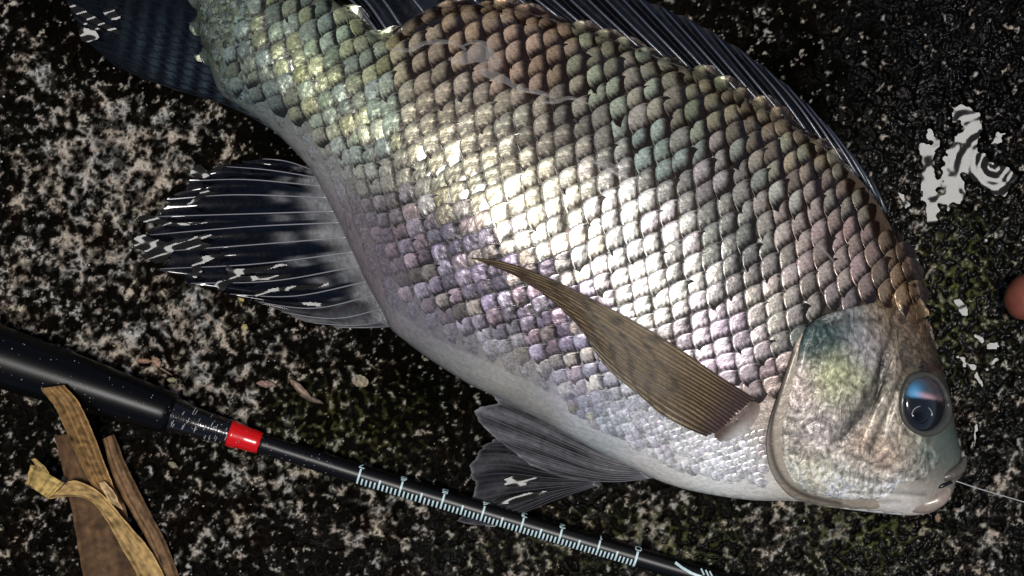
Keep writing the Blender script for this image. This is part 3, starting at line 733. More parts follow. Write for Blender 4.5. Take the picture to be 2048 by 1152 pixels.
# ------------------------------------------------------------------ FINS
def fin(name, keyrays, nrays, colf, mat, raymat, ridge=5.0, rayrad=2.2, raycol=(.3, .3, .3), sub=6, nl=36, parent=None, rays=True, edge_noise=6, raylen=1.0, taper=.35, seed=3, scallop=0.0):
    rr = np.random.default_rng(seed)
    K = np.array([polyinterp(kr, nl) for kr in keyrays])           # (k,nl,3)
    k = len(K); ncol = (nrays - 1) * sub + 1
    t = np.linspace(0, k - 1, ncol)
    G = np.zeros((ncol, nl, 3))
    Kp = np.concatenate([2 * K[:1] - K[1:2], K, 2 * K[-1:] - K[-2:-1]])
    for c in range(ncol):
        i = min(int(t[c]), k - 2); f = t[c] - i
        a, b_, c2, d_ = Kp[i], Kp[i + 1], Kp[i + 2], Kp[i + 3]
        G[c] = .5 * ((2 * b_) + (-a + c2) * f + (2 * a - 5 * b_ + 4 * c2 - d_) * f * f + (-a + 3 * b_ - 3 * c2 + d_) * f ** 3)
    s = np.linspace(0, 1, nl)
    en = np.convolve(rr.normal(0, 1, ncol + 8), np.ones(4) / 4, 'same')[4:-4] * edge_noise
    ph = np.abs(((np.arange(ncol) / sub) % 1.0) - .5) * 2          # 1 at the ray, 0 between
    L = np.linalg.norm(G[:, -1, :2] - G[:, 0, :2], axis=1)
    pull = 1 - (np.abs(en) + scallop * (1 - ph)) / np.maximum(L, 30)
    for c in range(ncol):
        x = s * pull[c] * (nl - 1); i = np.clip(x.astype(int), 0, nl - 2); f = (x - i)[:, None]
        G[c] = G[c, i] * (1 - f) + G[c, i + 1] * f
    G[:, :, 2] += ridge * (ph[:, None] ** 1.5 - .4) * np.sin(np.pi * np.clip(s * .97 + .015, 0, 1))[None, :] ** .6
    G[:, :, 2] = np.maximum(G[:, :, 2], 1.5)
    V = PA(G[..., 0], G[..., 1], G[..., 2]).reshape(-1, 3)
    T, Sg = np.meshgrid(np.linspace(0, 1, ncol), s, indexing='ij')
    C = colf(Sg, T, G[..., 0], G[..., 1]).reshape(-1, 3)
    F = gridfaces(ncol, nl)
    Vb_ = V.copy(); Vb_[:, 2] -= 1.2 * S
    n0 = len(V)
    f_ = child(name, np.vstack([V, Vb_]), np.vstack([F[:, ::-1], F + n0]), mat, parent or fish, np.vstack([C, C]))
    if rays:
        for i in range(nrays):
            g = G[i * sub]; m = int(nl * raylen); pth = g[:m].copy(); pth[:, 2] += rayrad * .35
            pth = pth[::2]
            V, F = tube(pth, np.linspace(rayrad, rayrad * taper, len(pth)), 6)
            rc_ = np.tile(np.array(raycol), (len(V), 1))
            child('fin_ray', V, F, raymat, f_, rc_)
    return f_, G

# dorsal fin: folded back along the dark back edge
def dorcol(s, t, U, V):
    c = np.zeros(s.shape + (3,)); c[:] = (.002, .0025, .004)
    k = sstep(.3, .9, np.sin(t * 26 * math.pi) * .5 + .5) * (1 - s * .3)
    return c + k[..., None] * np.array([.008, .010, .014])
dk_ = []
for (b0, m0, t0) in [((1772, 425), (1755, 385), (1738, 352)), ((1740, 375), (1700, 310), (1655, 252)), ((1700, 340), (1645, 256), (1580, 174)), ((1640, 288), (1575, 196), (1498, 110)),
    ((1560, 236), (1480, 142), (1400, 46)), ((1470, 184), (1390, 94), (1305, 2)), ((1380, 140), (1300, 58), (1200, -46)), ((1290, 104), (1200, 20), (1100, -80)), ((1190, 66), (1110, -4), (1010, -95)),
    ((1090, 28), (1020, -25), (920, -100)), ((990, 12), (930, -40), (830, -110)), ((890, 16), (830, -40), (720, -110)), ((800, 60), (740, -20), (620, -100)), ((765, 76), (690, -10), (560, -80))]:
    dk_.append([(*b0, 114), (*m0, 110), (*t0, 100)])
fin('dorsal_fin', dk_, 25, dorcol, M_fin, M_ray, ridge=13, rayrad=4.2, raycol=(.03, .036, .05), sub=6, nl=30, edge_noise=5, taper=.5, seed=4, scallop=14)

# tail fin
def tailcol(s, t, U, V):
    bars = sstep(.35, .9, .5 + .5 * np.sin(U / 34. * 2 * math.pi / 1.05 + V * .03)) * sstep(.95, .35, s) * sstep(.1, .75, t)
    c = np.zeros(s.shape + (3,)); c[:] = (.0015, .002, .003)
    c = c + bars[..., None] * np.array([.025, .036, .045])
    e = sstep(.86, 1, t) * sstep(.8, .1, s)
    return c + e[..., None] * np.array([.10, .14, .15])
tk_ = [[(440, -60, 118), (330, -120, 70), (200, -170, 30)], [(425, -10, 122), (290, -60, 70), (140, -90, 22)], [(425, 60, 124), (290, 20, 70), (128, -20, 22)], [(436, 110, 124), (300, 70, 66), (140, 22, 20)],
    [(455, 160, 122), (320, 120, 60), (165, 72, 18)], [(490, 208, 118), (380, 182, 66), (285, 150, 30), (205, 112, 14)], [(560, 268, 116), (460, 212, 84), (340, 176, 40), (232, 134, 12)]]
fin('tail_fin', tk_, 19, tailcol, M_fin, M_ray, ridge=3, rayrad=1.6, raycol=(.004, .005, .007), sub=5, nl=34, edge_noise=8, seed=6)

# anal fin
def ancol(s, t, U, V):
    c = np.zeros(s.shape + (3,)); c[:] = (.002, .0025, .0045)
    b1 = np.exp(-((s - .30) / .05) ** 2) + np.exp(-((s - .14) / .05) ** 2)
    b1 = b1 * sstep(.45, .75, .5 + .5 * np.sin(t * 60)) * (1 - sstep(.6, .9, t))
    low = sstep(.72, .95, t)
    basef = sstep(.2, 0, s + .04 * np.sin(t * 40))
    c = c + b1[..., None] * np.array([.12, .12, .12]) + low[..., None] * np.array([.13, .13, .13]) + basef[..., None] * np.array([.22, .215, .21])
    return c
ak2 = [[(626, 345), (570, 322), (490, 316)], [(628, 360), (520, 345), (405, 338)], [(636, 385), (480, 375), (345, 385)], [(655, 420), (480, 425), (290, 430)],
    [(672, 450), (490, 460), (268, 480)], [(690, 490), (500, 510), (285, 522)], [(708, 525), (540, 555), (360, 562)], [(728, 565), (590, 595), (440, 588)],
    [(745, 600), (640, 625), (510, 606)], [(765, 635), (700, 648), (590, 640)], [(778, 652), (740, 655), (670, 655)]]
ak_ = []
for n_, kr in enumerate(ak2):
    kr = [(kr[0][0] + 12, kr[0][1])] + list(kr[1:]); q_ = polyinterp(kr, 9); ss_ = np.linspace(0, 1, 9)
    z_ = np.interp(ss_, [0, .12, .3, .5, .8, 1], [112, 84, 46, 30, 26, 30]) + 3.0 * np.sin(ss_ * 11 + n_ * 1.3) * (ss_ > .3)
    if n_ > 7: z_ = z_ + 25 * (1 - ss_) * (n_ - 7)  / 2
    ak_.append([(a, b_, c_) for (a, b_), c_ in zip(q_[:, :2], z_)])
af, AG = fin('anal_fin', ak_, 14, ancol, M_fin, M_ray, ridge=9, rayrad=1.6, raycol=(.26, .26, .28), sub=8, nl=40, edge_noise=30, seed=8, scallop=16)

# thin films of water on the fins, shaped and tilted to mirror the sun
def film(pts, z0, u0, v0, seed):
    sl = -((SUN_DIR.x / SUN_DIR.z) - (u0 - CX) / D) / 2; slv = ((SUN_DIR.y / SUN_DIR.z) + (v0 - CY) / D) / 2
    pl = smoothpoly(pts, 80)
    gx = np.arange(pl[:, 0].min() - 3, pl[:, 0].max() + 3, 1.6); gy = np.arange(pl[:, 1].min() - 3, pl[:, 1].max() + 3, 1.6)
    U, V_ = np.meshgrid(gx, gy); ins = inpoly(pl, U + .8 + 1.2 * np.sin(V_ / 3.1), V_ + .8)
    z_ = z0 + sl * (U - u0) + slv * (V_ - v0) + .75 * np.sin(U / 14. + seed + V_ / 8.) + .3 * np.sin(V_ / 3.8 + U / 40.)
    F = gridfaces(*U.shape)[:, ::-1].reshape(U.shape[0] - 1, U.shape[1] - 1, 4)[ins[:-1, :-1]]
    uw_, inv_ = np.unique(F, return_inverse=True)
    o = mesh_np('water', PA(U, V_, z_).reshape(-1, 3)[uw_], inv_.reshape(F.shape), M_water); o['kind'] = 'structure'
for k_, (pts, z0) in enumerate([([(268, 478), (285, 468), (310, 478), (345, 486), (372, 482), (400, 470), (425, 470), (400, 482), (425, 490), (395, 500), (352, 498), (338, 515), (318, 526), (300, 520), (292, 505), (272, 496)], 44),
    ([(385, 338), (398, 330), (412, 338), (418, 352), (400, 356), (380, 348)], 42), ([(424, 336), (440, 330), (450, 334), (436, 342)], 52), ([(405, 372), (418, 382), (436, 386), (412, 392), (395, 402), (370, 412), (394, 392)], 44),
    ([(280, 432), (300, 430), (330, 440), (350, 446), (415, 445), (350, 452), (300, 446), (276, 440)], 42), ([(382, 540), (392, 520), (420, 510), (455, 508), (425, 518), (404, 530), (402, 548), (388, 556)], 42),
    ([(430, 570), (436, 562), (460, 558), (452, 540), (456, 530), (470, 538), (500, 536), (600, 524), (520, 542), (480, 552), (600, 548), (650, 546), (560, 558), (470, 564), (445, 582)], 46),
    ([(505, 590), (540, 578), (590, 572), (640, 568), (690, 562), (620, 578), (560, 582), (522, 592)], 62), ([(574, 608), (620, 604), (650, 607), (700, 598), (655, 612), (610, 610)], 92),
    ([(135, 8), (160, 14), (200, 40), (240, 62), (235, 68), (190, 48), (150, 26)], 60), ([(160, 55), (190, 60), (195, 78), (172, 84), (160, 75)], 50), ([(205, 20), (225, 18), (240, 34), (226, 40), (212, 32)], 66), ([(150, 36), (200, 58), (208, 64), (170, 50)], 56),
    ([(1005, 960), (1040, 950), (1110, 954), (1060, 968), (1015, 974)], 42), ([(985, 1006), (1020, 992), (1095, 982), (1060, 996), (1020, 1008)], 48)]):
    pa = np.array(pts, float); film(pts, z0, pa[:, 0].mean(), pa[:, 1].mean(), k_)

# pectoral fin (brown, banded, finely rayed) lying on the flank
def pk(u, v, l): return (u, v, float(Z(u, v)) + l)
def pecol(s, t, U, V):
    c = np.zeros(s.shape + (3,)); c[:] = lin((160, 138, 102)) * 1.0
    c = c * (1 - .25 * t[..., None])
    band = np.zeros(s.shape)
    for sb in (.34, .46, .58, .70, .80, .9): band += np.exp(-((s - sb - .05 * np.sin(t * 9)) / .02) ** 2)
    nse = fftnoise(s.shape, 9, 55)
    band = np.clip(band, 0, 1) * sstep(-.9, .3, nse + .5 * (1 - t))
    c = c * (1 - .85 * band[..., None])
    st_ = .55 + .45 * np.abs(np.sin(t * 20 * math.pi))
    c = c * st_[..., None]
    fl = sstep(.16, .02, s)
    return c * (1 - fl[..., None]) + fl[..., None] * lin((128, 104, 104)) * .5
pek = [[pk(1506, 796, 6), pk(1440, 755, 24), pk(1310, 668, 24), pk(1150, 582, 20), pk(1020, 528, 14), pk(932, 515, 8)],
       [pk(1494, 808, 6), pk(1420, 762, 28), pk(1290, 682, 26), pk(1150, 596, 22), pk(1040, 548, 14), pk(955, 522, 8)],
       [pk(1480, 821, 6), pk(1400, 772, 28), pk(1280, 702, 26), pk(1160, 620, 22), pk(1080, 575, 14), pk(1010, 542, 8)],
       [pk(1465, 836, 6), pk(1390, 788, 28), pk(1290, 728, 26), pk(1190, 655, 22), pk(1120, 612, 12), pk(1075, 580, 8)],
       [pk(1449, 850, 6), pk(1390, 808, 28), pk(1300, 760, 26), pk(1220, 700, 20), pk(1165, 658, 12), pk(1128, 622, 8)],
       [pk(1433, 863, 6), pk(1388, 834, 26), pk(1320, 790, 24), pk(1250, 742, 18), pk(1200, 700, 12), pk(1168, 668, 8)],
       [pk(1414, 872, 6), pk(1376, 856, 22), pk(1324, 828, 20), pk(1280, 790, 16), pk(1235, 755, 12), pk(1196, 716, 8)]]
pf, PGd = fin('pectoral_fin', pek, 17, pecol, M_pect, M_ray, ridge=5, rayrad=1.7, raycol=tuple(lin((60, 46, 32))), sub=5, nl=60, edge_noise=9, seed=9, taper=.5, scallop=3)
U, Vv, z_, F = ell(1474, 842, 0, 68, 34, 1, -.74, n=40, m=14)
z_ = Z(U, Vv) - 5 + 13 * z_ ** 1.6
rt = sstep(-14, 40, (U - 1480) + (Vv - 840))[..., None]
child('fin_root', PA(U, Vv, z_).reshape(-1, 3), F, M_skin, pf, ((1 - rt) * lin((112, 92, 80)) * .7 + rt * pig(U, Vv) * .85).reshape(-1, 3))

# pelvic fins
def pvcol(k1):
    def f(s, t, U, V):
        c = np.zeros(s.shape + (3,)); c[:] = (.06, .06, .066)
        g = .5 + .5 * np.sin(t * 22 + 3 * np.sin(s * 3))
        c = c * (.35 + .9 * g)[..., None] * k1
        e = sstep(.95, 1, t) * .7 + sstep(.985, 1, s) * .4
        root = sstep(.45, 0, s)
        return np.clip(c + e[..., None] * np.array([.2, .2, .21]) + root[..., None] * np.array([.13, .125, .12]) * k1, 0, .6)
    return f
def e3(pts, zs): return [(p_[0], p_[1], z_) for p_, z_ in zip(pts, zs)]
zl = (70, 48, 30, 20)
v2 = [e3([(1200, 958), (1120, 925), (1050, 880), (985, 878)], zl), e3([(1200, 960), (1110, 935), (1030, 905), (955, 900)], zl), e3([(1200, 962), (1100, 950), (1010, 935), (936, 940)], zl),
      e3([(1200, 964), (1100, 965), (1010, 965), (946, 975)], zl), e3([(1200, 966), (1105, 980), (1010, 1000), (930, 1018)], zl), e3([(1202, 967), (1110, 990), (1010, 1030), (915, 1046)], zl), e3([(1204, 968), (1130, 992), (1060, 1020), (985, 1056)], zl)]
fin('pelvic_fin', v2, 11, pvcol(.55), M_fin, M_ray, ridge=7, rayrad=1.6, raycol=(.05, .05, .055), sub=6, nl=34, edge_noise=7, seed=12, scallop=4)
zu = (108, 86, 60, 44)
v1 = [e3([(1290, 938), (1190, 886), (1080, 826), (978, 786)], zu), e3([(1294, 942), (1190, 900), (1080, 845), (992, 806)], zu), e3([(1297, 945), (1190, 915), (1070, 865), (950, 814)], zu),
      e3([(1300, 948), (1190, 930), (1070, 885), (956, 842)], zu), e3([(1303, 951), (1200, 945), (1090, 910), (985, 872)], zu), e3([(1305, 953), (1215, 955), (1110, 932), (1020, 900)], zu), e3([(1307, 955), (1230, 963), (1140, 957), (1060, 930)], zu)]
fin('pelvic_fin', v1, 11, pvcol(1.6), M_fin, M_ray, ridge=7, rayrad=1.6, raycol=(.11, .11, .12), sub=6, nl=34, edge_noise=5, seed=13, scallop=3)

# slime threads dried on the scales
def ribbon(pts, wid, lift):
    p_ = polyinterp(pts, 60); tg = np.gradient(p_, axis=0); tg /= np.linalg.norm(tg, axis=1)[:, None]
    nrm = np.stack([-tg[:, 1], tg[:, 0]], -1); w = np.interp(np.linspace(0, 1, 60), np.linspace(0, 1, len(wid)), wid)
    cols_ = []
    for a in (-1, -.5, 0, .5, 1):
        q_ = p_ + nrm * (w * a)[:, None]; cols_.append(np.stack([q_[:, 0], q_[:, 1], Z(q_[:, 0], q_[:, 1]) + lift - 2 * a * a], -1))
    G = np.array(cols_); return PA(G[..., 0], G[..., 1], G[..., 2]).reshape(-1, 3), gridfaces(5, 60)
for pts, wid in [([(778, 98), (820, 100), (850, 86), (895, 84), (920, 92), (932, 100)], [2, 4, 4, 5, 4, 3]), ([(897, 118), (925, 120), (955, 108), (985, 118), (990, 140)], [3, 10, 17, 16, 8]),
    ([(925, 92), (948, 84), (975, 92), (980, 118)], [2, 4, 6, 8]), ([(960, 140), (985, 150), (1010, 160), (1040, 178), (1075, 184), (1110, 195)], [8, 10, 6, 5, 5, 3]), ([(1075, 204), (1110, 204), (1140, 196), (1180, 208)], [2, 4, 4, 2]),
    ([(1165, 332), (1190, 324), (1220, 334), (1250, 352), (1262, 362)], [2, 5, 9, 9, 2]), ([(1600, 462), (1630, 485), (1665, 520), (1690, 560)], [2, 2.5, 2.5, 1])]:
    V, F = ribbon(pts, wid, 13.5)
    child('slime_thread', V, F[:, ::-1], M_slime, fish)

# ------------------------------------------------------------------ FISHING ROD
rod = thing('fishing_rod', 'black fishing rod with red band and printed measuring scale beside the fish', 'fishing rod', P(500, 880, 0))
CL = np.array([(-260, 632, 68), (0, 714, 66), (172, 771, 60), (345, 829, 52), (400, 848, 46), (465, 868, 40), (520, 886, 36), (715, 947, 33), (1000, 1033, 31), (1268, 1112, 30), (1700, 1240, 28)], float)
def cl(x):
    return np.stack([np.asarray(x, float), np.interp(x, CL[:, 0], CL[:, 1]), np.interp(x, CL[:, 0], CL[:, 2])], -1)
def rodseg(name, xs, rs, mat, n=40, nseg=40, par=rod):
    x = np.linspace(xs[0], xs[-1], n); V, F = tube(cl(x), np.interp(x, xs, rs), nseg)
    return child(name, V, F, mat, par)
rodseg('grip', [-260, 0, 200, 340, 346], [64, 60, 50, 41.5, 38], M_grip)
wr = rodseg('thread_wrap', [342, 385, 455, 470], [36, 29, 25, 24], M_wrap)
for i in range(22):
    x0 = 350 + i * 5.1; r0 = np.interp(x0, [342, 385, 455, 470], [36, 29, 25, 24])
    xx = np.array([x0 - .9, x0, x0 + .9]); V, F = tube(cl(xx), [r0 + .2, r0 + 2.0, r0 + .2], 30)
    child('thread', V, F, M_wrap, wr)
rodseg('red_band', [458, 464, 490, 514, 520], [25.5, 27, 23.5, 22.5, 21], M_red)
rodseg('blank', [512, 700, 1268, 1700], [19.5, 20.5, 20, 18], M_black, n=80)
def onrod(x, t, r):  # point on the rod's surface, x along, t across (-1..1 sine) -> world
    c = np.array(P(*cl(np.array([x]))[0])); c2 = np.array(P(*cl(np.array([x + 1.0]))[0])); T_ = c2 - c; T_ /= np.linalg.norm(T_)
    A = np.cross(np.array([0, 0, 1.0]), T_); A /= np.linalg.norm(A); B = np.cross(T_, A)
    a = math.asin(max(-1, min(1, t)))
    return c + (A * math.sin(a) + B * math.cos(a)) * r * S
def strip_on_rod(name, pts, w, par=rod, thick=.45, R0=20.6, mat=None):
    """pts list of (x,t): ribbon of width w along the rod's surface"""
    V = []
    pts = np.array(pts, float); tg = np.gradient(np.stack([pts[:, 0], pts[:, 1] * R0], -1), axis=0) if len(pts) > 1 else None
    tg /= np.linalg.norm(tg, axis=1)[:, None]
    for (x, t), g in zip(pts, tg):
        nx, nt_ = -g[1], g[0]
        for a in (-.5, .5):
            V.append(onrod(x + nx * w * a, t + nt_ * w * a / R0, R0 + thick))
    n = len(pts); F = [(2 * i, 2 * i + 1, 2 * i + 3, 2 * i + 2) for i in range(n - 1)]
    return child(name, np.array(V), F, mat or M_mark, par)
MJ = [720, 803, 886, 966, 1044, 1120, 1196, 1271]     # ruler marks, 7 .. 0
for i in range(7):
    for k in range(10):
        x = MJ[i] + (MJ[i + 1] - MJ[i]) * k / 10.0
        t1 = .62 if k == 0 else (.12 if k == 5 else -.22)
        strip_on_rod('ruler_mark', [(x, t) for t in np.linspace(-.86, t1, 6)], 3.2 if k % 5 else 3.6)
strip_on_rod('ruler_mark', [(MJ[7], t) for t in np.linspace(-.86, .62, 6)], 4.4)
DG = {'0': [[(0, .3), (.12, .05), (.5, 0), (.88, .05), (1, .3), (1, .7), (.88, .95), (.5, 1), (.12, .95), (0, .7), (0, .3)]], '1': [[(.2, .8), (.5, 1), (.5, 0)]],
      '2': [[(0, .8), (.3, 1), (.8, 1), (1, .75), (.8, .5), (0, 0), (1, 0)]], '3': [[(0, 1), (.8, 1), (1, .75), (.5, .55), (1, .3), (.8, 0), (0, 0)]], '4': [[(.75, 0), (.75, 1), (0, .3), (1, .3)]],
      '5': [[(1, 1), (.1, 1), (.1, .55), (.8, .6), (1, .3), (.8, 0), (0, 0)]], '6': [[(.9, 1), (.3, .9), (0, .4), (.2, 0), (.8, 0), (1, .3), (.8, .55), (.1, .45)]], '7': [[(0, 1), (1, 1), (.4, 0)]]}
for i, x0 in enumerate(MJ):
    for st_ in DG[str(7 - i)]:
        # digits stand upside down: their tops point at the marks; nearly edge-on at the top of the rod
        pts = [(x0 + 5.5 - 11 * a, .985 - .27 * b_) for a, b_ in st_]
        R = []
        for p0, p1 in zip(pts[:-1], pts[1:]):
            for q_ in np.linspace(0, 1, 4, endpoint=False): R.append((p0[0] + (p1[0] - p0[0]) * q_, p0[1] + (p1[1] - p0[1]) * q_))
        R.append(pts[-1]); strip_on_rod('ruler_number', R, 1.9)
strip_on_rod('printed_swoosh', [(1345, .62), (1360, .35), (1380, .12), (1405, .02), (1440, 0)], 5)
for dx in (0, 9, 17): strip_on_rod('printed_stroke', [(1396 + dx, .75), (1404 + dx, .3)], 3)
M_glint_dust = colmat('glint_dust', rough=.5, color=(.30, .31, .31))  # pale grey shared by the painted wrap reflections and the dust
rs = np.random.default_rng(21)
for i in range(26):
    x0 = rs.uniform(350, 456); r0 = float(np.interp(x0, [342, 385, 455, 470], [36, 29, 25, 24])) + 2.2; t0 = rs.uniform(-.8, .75); ln_ = rs.uniform(.12, .4)
    strip_on_rod('wrap_glint', [(x0 + 1.5 * k, max(-.93, min(.93, t0 + ln_ * k))) for k in (0, .5, 1)], rs.uniform(.8, 1.5), par=wr, R0=r0, thick=.3, mat=M_glint_dust)  # thin reflections across the thread wrap, painted on as pale strips
DV, DF, nd_ = [], [], 0
for i in range(110):
    x0 = rs.uniform(0, 700); t0 = rs.uniform(-.8, .85); q_ = rs.uniform(.5, 1.5)
    r0 = float(np.interp(x0, [-260, 0, 200, 340, 346, 385, 455, 520, 700], [64, 60, 50, 41.5, 36, 31, 27, 20, 20.5]))
    c_ = onrod(x0, t0, r0 + .3 * q_); DV.append(c_ + np.array([(0, 0, 1), (.9, 0, .3), (.28, .86, .3), (-.73, .53, .3), (-.73, -.53, .3), (.28, -.86, .3), (0, 0, -.6)]) * q_ * S)
    DF += [tuple(k + nd_ for k in f) for f in [(0, 1, 2), (0, 2, 3), (0, 3, 4), (0, 4, 5), (0, 5, 1), (6, 2, 1), (6, 3, 2), (6, 4, 3), (6, 5, 4), (6, 1, 5)]]; nd_ += 7
child('dust', np.vstack(DV), DF, M_glint_dust, rod, kind='stuff', smooth=False)
# pale print at the end of the grip
Vp = []
for x in np.linspace(-40, 14, 8):
    for t in (-.06, .14): Vp.append(onrod(x, t, np.interp(x, [-260, 0, 200], [66, 62, 52]) + .6))
child('grip_print', np.array(Vp), [(2 * i, 2 * i + 1, 2 * i + 3, 2 * i + 2) for i in range(7)], colmat('grip_print', rough=.4, color=(.16, .18, .22), vary=.6, vfeat=5), rod)

# ------------------------------------------------------------------ DRY HUSK STRIPS
def strip(name, L, R, zc, camber, col, label, seed, ridges=3, nl=60, nw=14, tw=None, cat='dry leaf'):
    a = polyinterp(L, nl); b_ = polyinterp(R, nl); rr = np.random.default_rng(seed)
    zc = np.interp(np.linspace(0, 1, nl), np.linspace(0, 1, len(zc)), zc)
    w = np.linspace(0, 1, nw)
    U = a[:, None, 0] * (1 - w) + b_[:, None, 0] * w; Vv = a[:, None, 1] * (1 - w) + b_[:, None, 1] * w
    jn = np.convolve(rr.normal(0, 1, nl + 6), np.ones(3) / 3, 'same')[3:-3] * .9
    U[:, 0] += jn; U[:, -1] += jn[::-1]
    rip = sum(np.sin(w * math.pi * (2 * ridges) + i_) for i_ in (0,)) * 1.4 + rr.normal(0, .35, nw)
    z_ = zc[:, None] + camber * (np.sin(w * math.pi)[None, :] - .5) + rip[None, :]
    if tw is not None: z_ += np.interp(np.linspace(0, 1, nl), np.linspace(0, 1, len(tw)), tw)[:, None] * (w - .5)[None, :]
    n = fftnoise((nl, nw), 5, seed); n2 = fftnoise((nl, nw), 14, seed + 1); ln_ = rr.normal(0, 1, nw)
    C = (lin(col) * np.array([.85, .85, .95]))[None, None, :] * (1 + .13 * n + .16 * n2 + .26 * ln_[None, :])[..., None]
    dm = sstep(.8, 2.0, n2)[..., None]; C = C * (1 - .55 * dm)
    edge_ = np.zeros((nl, nw)); edge_[:, 0] = 1; edge_[:, -1] = 1; C = C * (1 + .7 * edge_[..., None])
    V = PA(U, Vv, z_).reshape(-1, 3); Vd = V.copy(); Vd[:, 2] -= 2.2 * S; n0 = len(V)
    F = gridfaces(nl, nw)
    per = np.r_[np.arange(nw), np.arange(1, nl) * nw + nw - 1, (nl - 1) * nw + np.arange(nw - 2, -1, -1), np.arange(nl - 2, 0, -1) * nw]
    pn = np.roll(per, -1); Fs = np.stack([per, pn, pn + n0, per + n0], -1)
    org = V.mean(0); org[2] = 0
    o = mesh_np(name, np.vstack([V, Vd]), np.vstack([F[:, ::-1], F + n0, Fs]), M_husk, None, np.vstack([C.reshape(-1, 3)] * 2), origin=org)
    return tag(o, label, cat, 'dry leaf strips at the lower left')
strip('dry_leaf_strip', [(108, 872), (128, 950), (142, 1010), (150, 1060), (166, 1152), (175, 1230)], [(150, 865), (215, 940), (245, 1000), (262, 1060), (280, 1152), (290, 1230)], [20, 14, 12, 12, 10, 8], 8, (92, 68, 42),
      'wide dark brown dry leaf strip lying lowest under the other dry strips', 31)
strip('dry_leaf_strip', [(205, 878), (218, 930), (240, 985), (265, 1030), (295, 1085), (322, 1160), (340, 1220)], [(228, 868), (252, 930), (280, 985), (305, 1035), (332, 1085), (358, 1152), (380, 1220)], [34, 26, 20, 16, 14, 12, 10], 13, (122, 94, 62),
      'narrow grey brown dry leaf strip standing rightmost of the strips', 33)
strip('dry_leaf_strip', [(80, 777), (110, 815), (133, 865), (150, 905), (178, 960), (196, 985)], [(128, 770), (158, 805), (185, 865), (205, 915), (222, 960), (238, 1000)], [146, 134, 104, 70, 44, 30], 8, (138, 106, 60),
      'tall tan dry leaf strip with a square tip crossing in front of the rod grip', 35)
strip('dry_leaf_strip', [(98, 998), (150, 993), (185, 1005), (212, 1040), (240, 1090), (275, 1152), (300, 1210)], [(136, 963), (155, 962), (190, 978), (215, 1000), (262, 1055), (300, 1100), (335, 1165), (360, 1220)], [58, 48, 44, 40, 34, 28, 26], 6, (178, 146, 88),
      'pale yellow bent leaf strip lying on top of the other dry strips', 37)
strip('dry_leaf_strip', [(52, 967), (60, 933), (66, 930)], [(96, 998), (110, 985), (128, 966)], [56, 58, 62], 4, (176, 148, 84), 'short folded pale leaf tip left of the bent pale strip', 39, nl=20, nw=16)
strip('dry_leaf_strip', [(198, 966), (208, 985), (218, 1004)], [(208, 962), (228, 985), (246, 1020)], [60, 54, 46], 3, (190, 160, 108), 'small torn pale splinter standing up from the bent pale leaf strip', 41, nl=20, nw=8)
strip('dry_leaf_strip', [(63, 918), (72, 932), (88, 948)], [(70, 916), (88, 932), (102, 952)], [66, 64, 60], 2, (168, 140, 84), 'thin curled pale sliver above the folded pale leaf tip', 43, nl=16, nw=6)

# ------------------------------------------------------------------ SMALL DEBRIS
def flake(u, v, a, b_, rot, col, label, seed, z0=6, cat='dry leaf bit', curl=6):
    rr = np.random.default_rng(seed); n, m = 14, 7
    s = np.linspace(0, 1, n); w = np.linspace(-1, 1, m); Sg, Wg = np.meshgrid(s, w, indexing='ij')
    half = b_ * np.sin(math.pi * np.clip(s * .94 + .03, 0, 1)) ** .6 * (1 + rr.normal(0, .08, n))
    x = (Sg - .5) * 2 * a; y = Wg * half[:, None]
    U = u + x * math.cos(rot) - y * math.sin(rot); Vv = v + x * math.sin(rot) + y * math.cos(rot)
    z_ = float(np.max(gzs(np.array([u, u + a, u - a]), np.array([v, v, v])))) + z0 + curl * Wg ** 2 + curl * .8 * np.sin(Sg * 3)
    cl_ = lin(col); cl_ = (cl_ * .6 + .4 * cl_.mean()) * .8
    C = cl_ * (1 + .25 * fftnoise((n, m), 4, seed))[..., None]
    V = PA(U, Vv, z_).reshape(-1, 3); Vd = V.copy(); Vd[:, 2] -= 1.5 * S; F = gridfaces(n, m)
    org = V.mean(0); o = mesh_np('leaf_flake', np.vstack([V, Vd]), np.vstack([F, F[:, ::-1] + len(V)]), M_husk, None, np.clip(np.vstack([C.reshape(-1, 3)] * 2), 0, 1), origin=org)
    return tag(o, label, cat, 'dry leaf bits on the rock')
flake(531, 768, 18, 7, .1, (158, 118, 100), 'pinkish brown leaf bit on rock between red rod band and fin', 51)
flake(600, 778, 30, 7, .75, (165, 132, 104), 'long creased tan leaf bit right of the pinkish one', 52, curl=9)
flake(622, 798, 26, 5, .35, (120, 98, 78), 'thin brown leaf bit lying across the creased tan one', 53, z0=4)
flake(288, 722, 16, 5, .05, (170, 118, 76), 'orange brown leaf bit just above the rod grip', 54)
flake(312, 724, 12, 8, 1.0, (178, 130, 92), 'curled light orange leaf bit beside the orange brown one', 55, z0=9)
flake(330, 742, 18, 2.2, .55, (150, 124, 96), 'thin pale stalk pointing down to the rod grip', 56, z0=7)
flake(344, 760, 10, 5, 0, (160, 150, 96), 'yellowish leaf crumb near the end of the rod grip', 57)
flake(1876, 1036, 6, 9, 0, (150, 118, 78), 'small tan crumb below the fish lip', 58)
flake(489, 655, 6, 7, .3, (196, 172, 84), 'round yellow crumb below the lower edge of the anal fin', 59)
flake(482, 598, 7, 5, .6, (200, 178, 60), 'bright yellow crumb touching the tip edge of the anal fin', 60, z0=12)
flake(345, 930, 10, 6, .5, (148, 138, 100), 'small pale leaf crumb between the rod wrap and the dry strips', 61)
flake(720, 762, 17, 13, .3, (150, 134, 96), 'roundish tan crust crumb below the fish belly', 62, z0=3, curl=2)

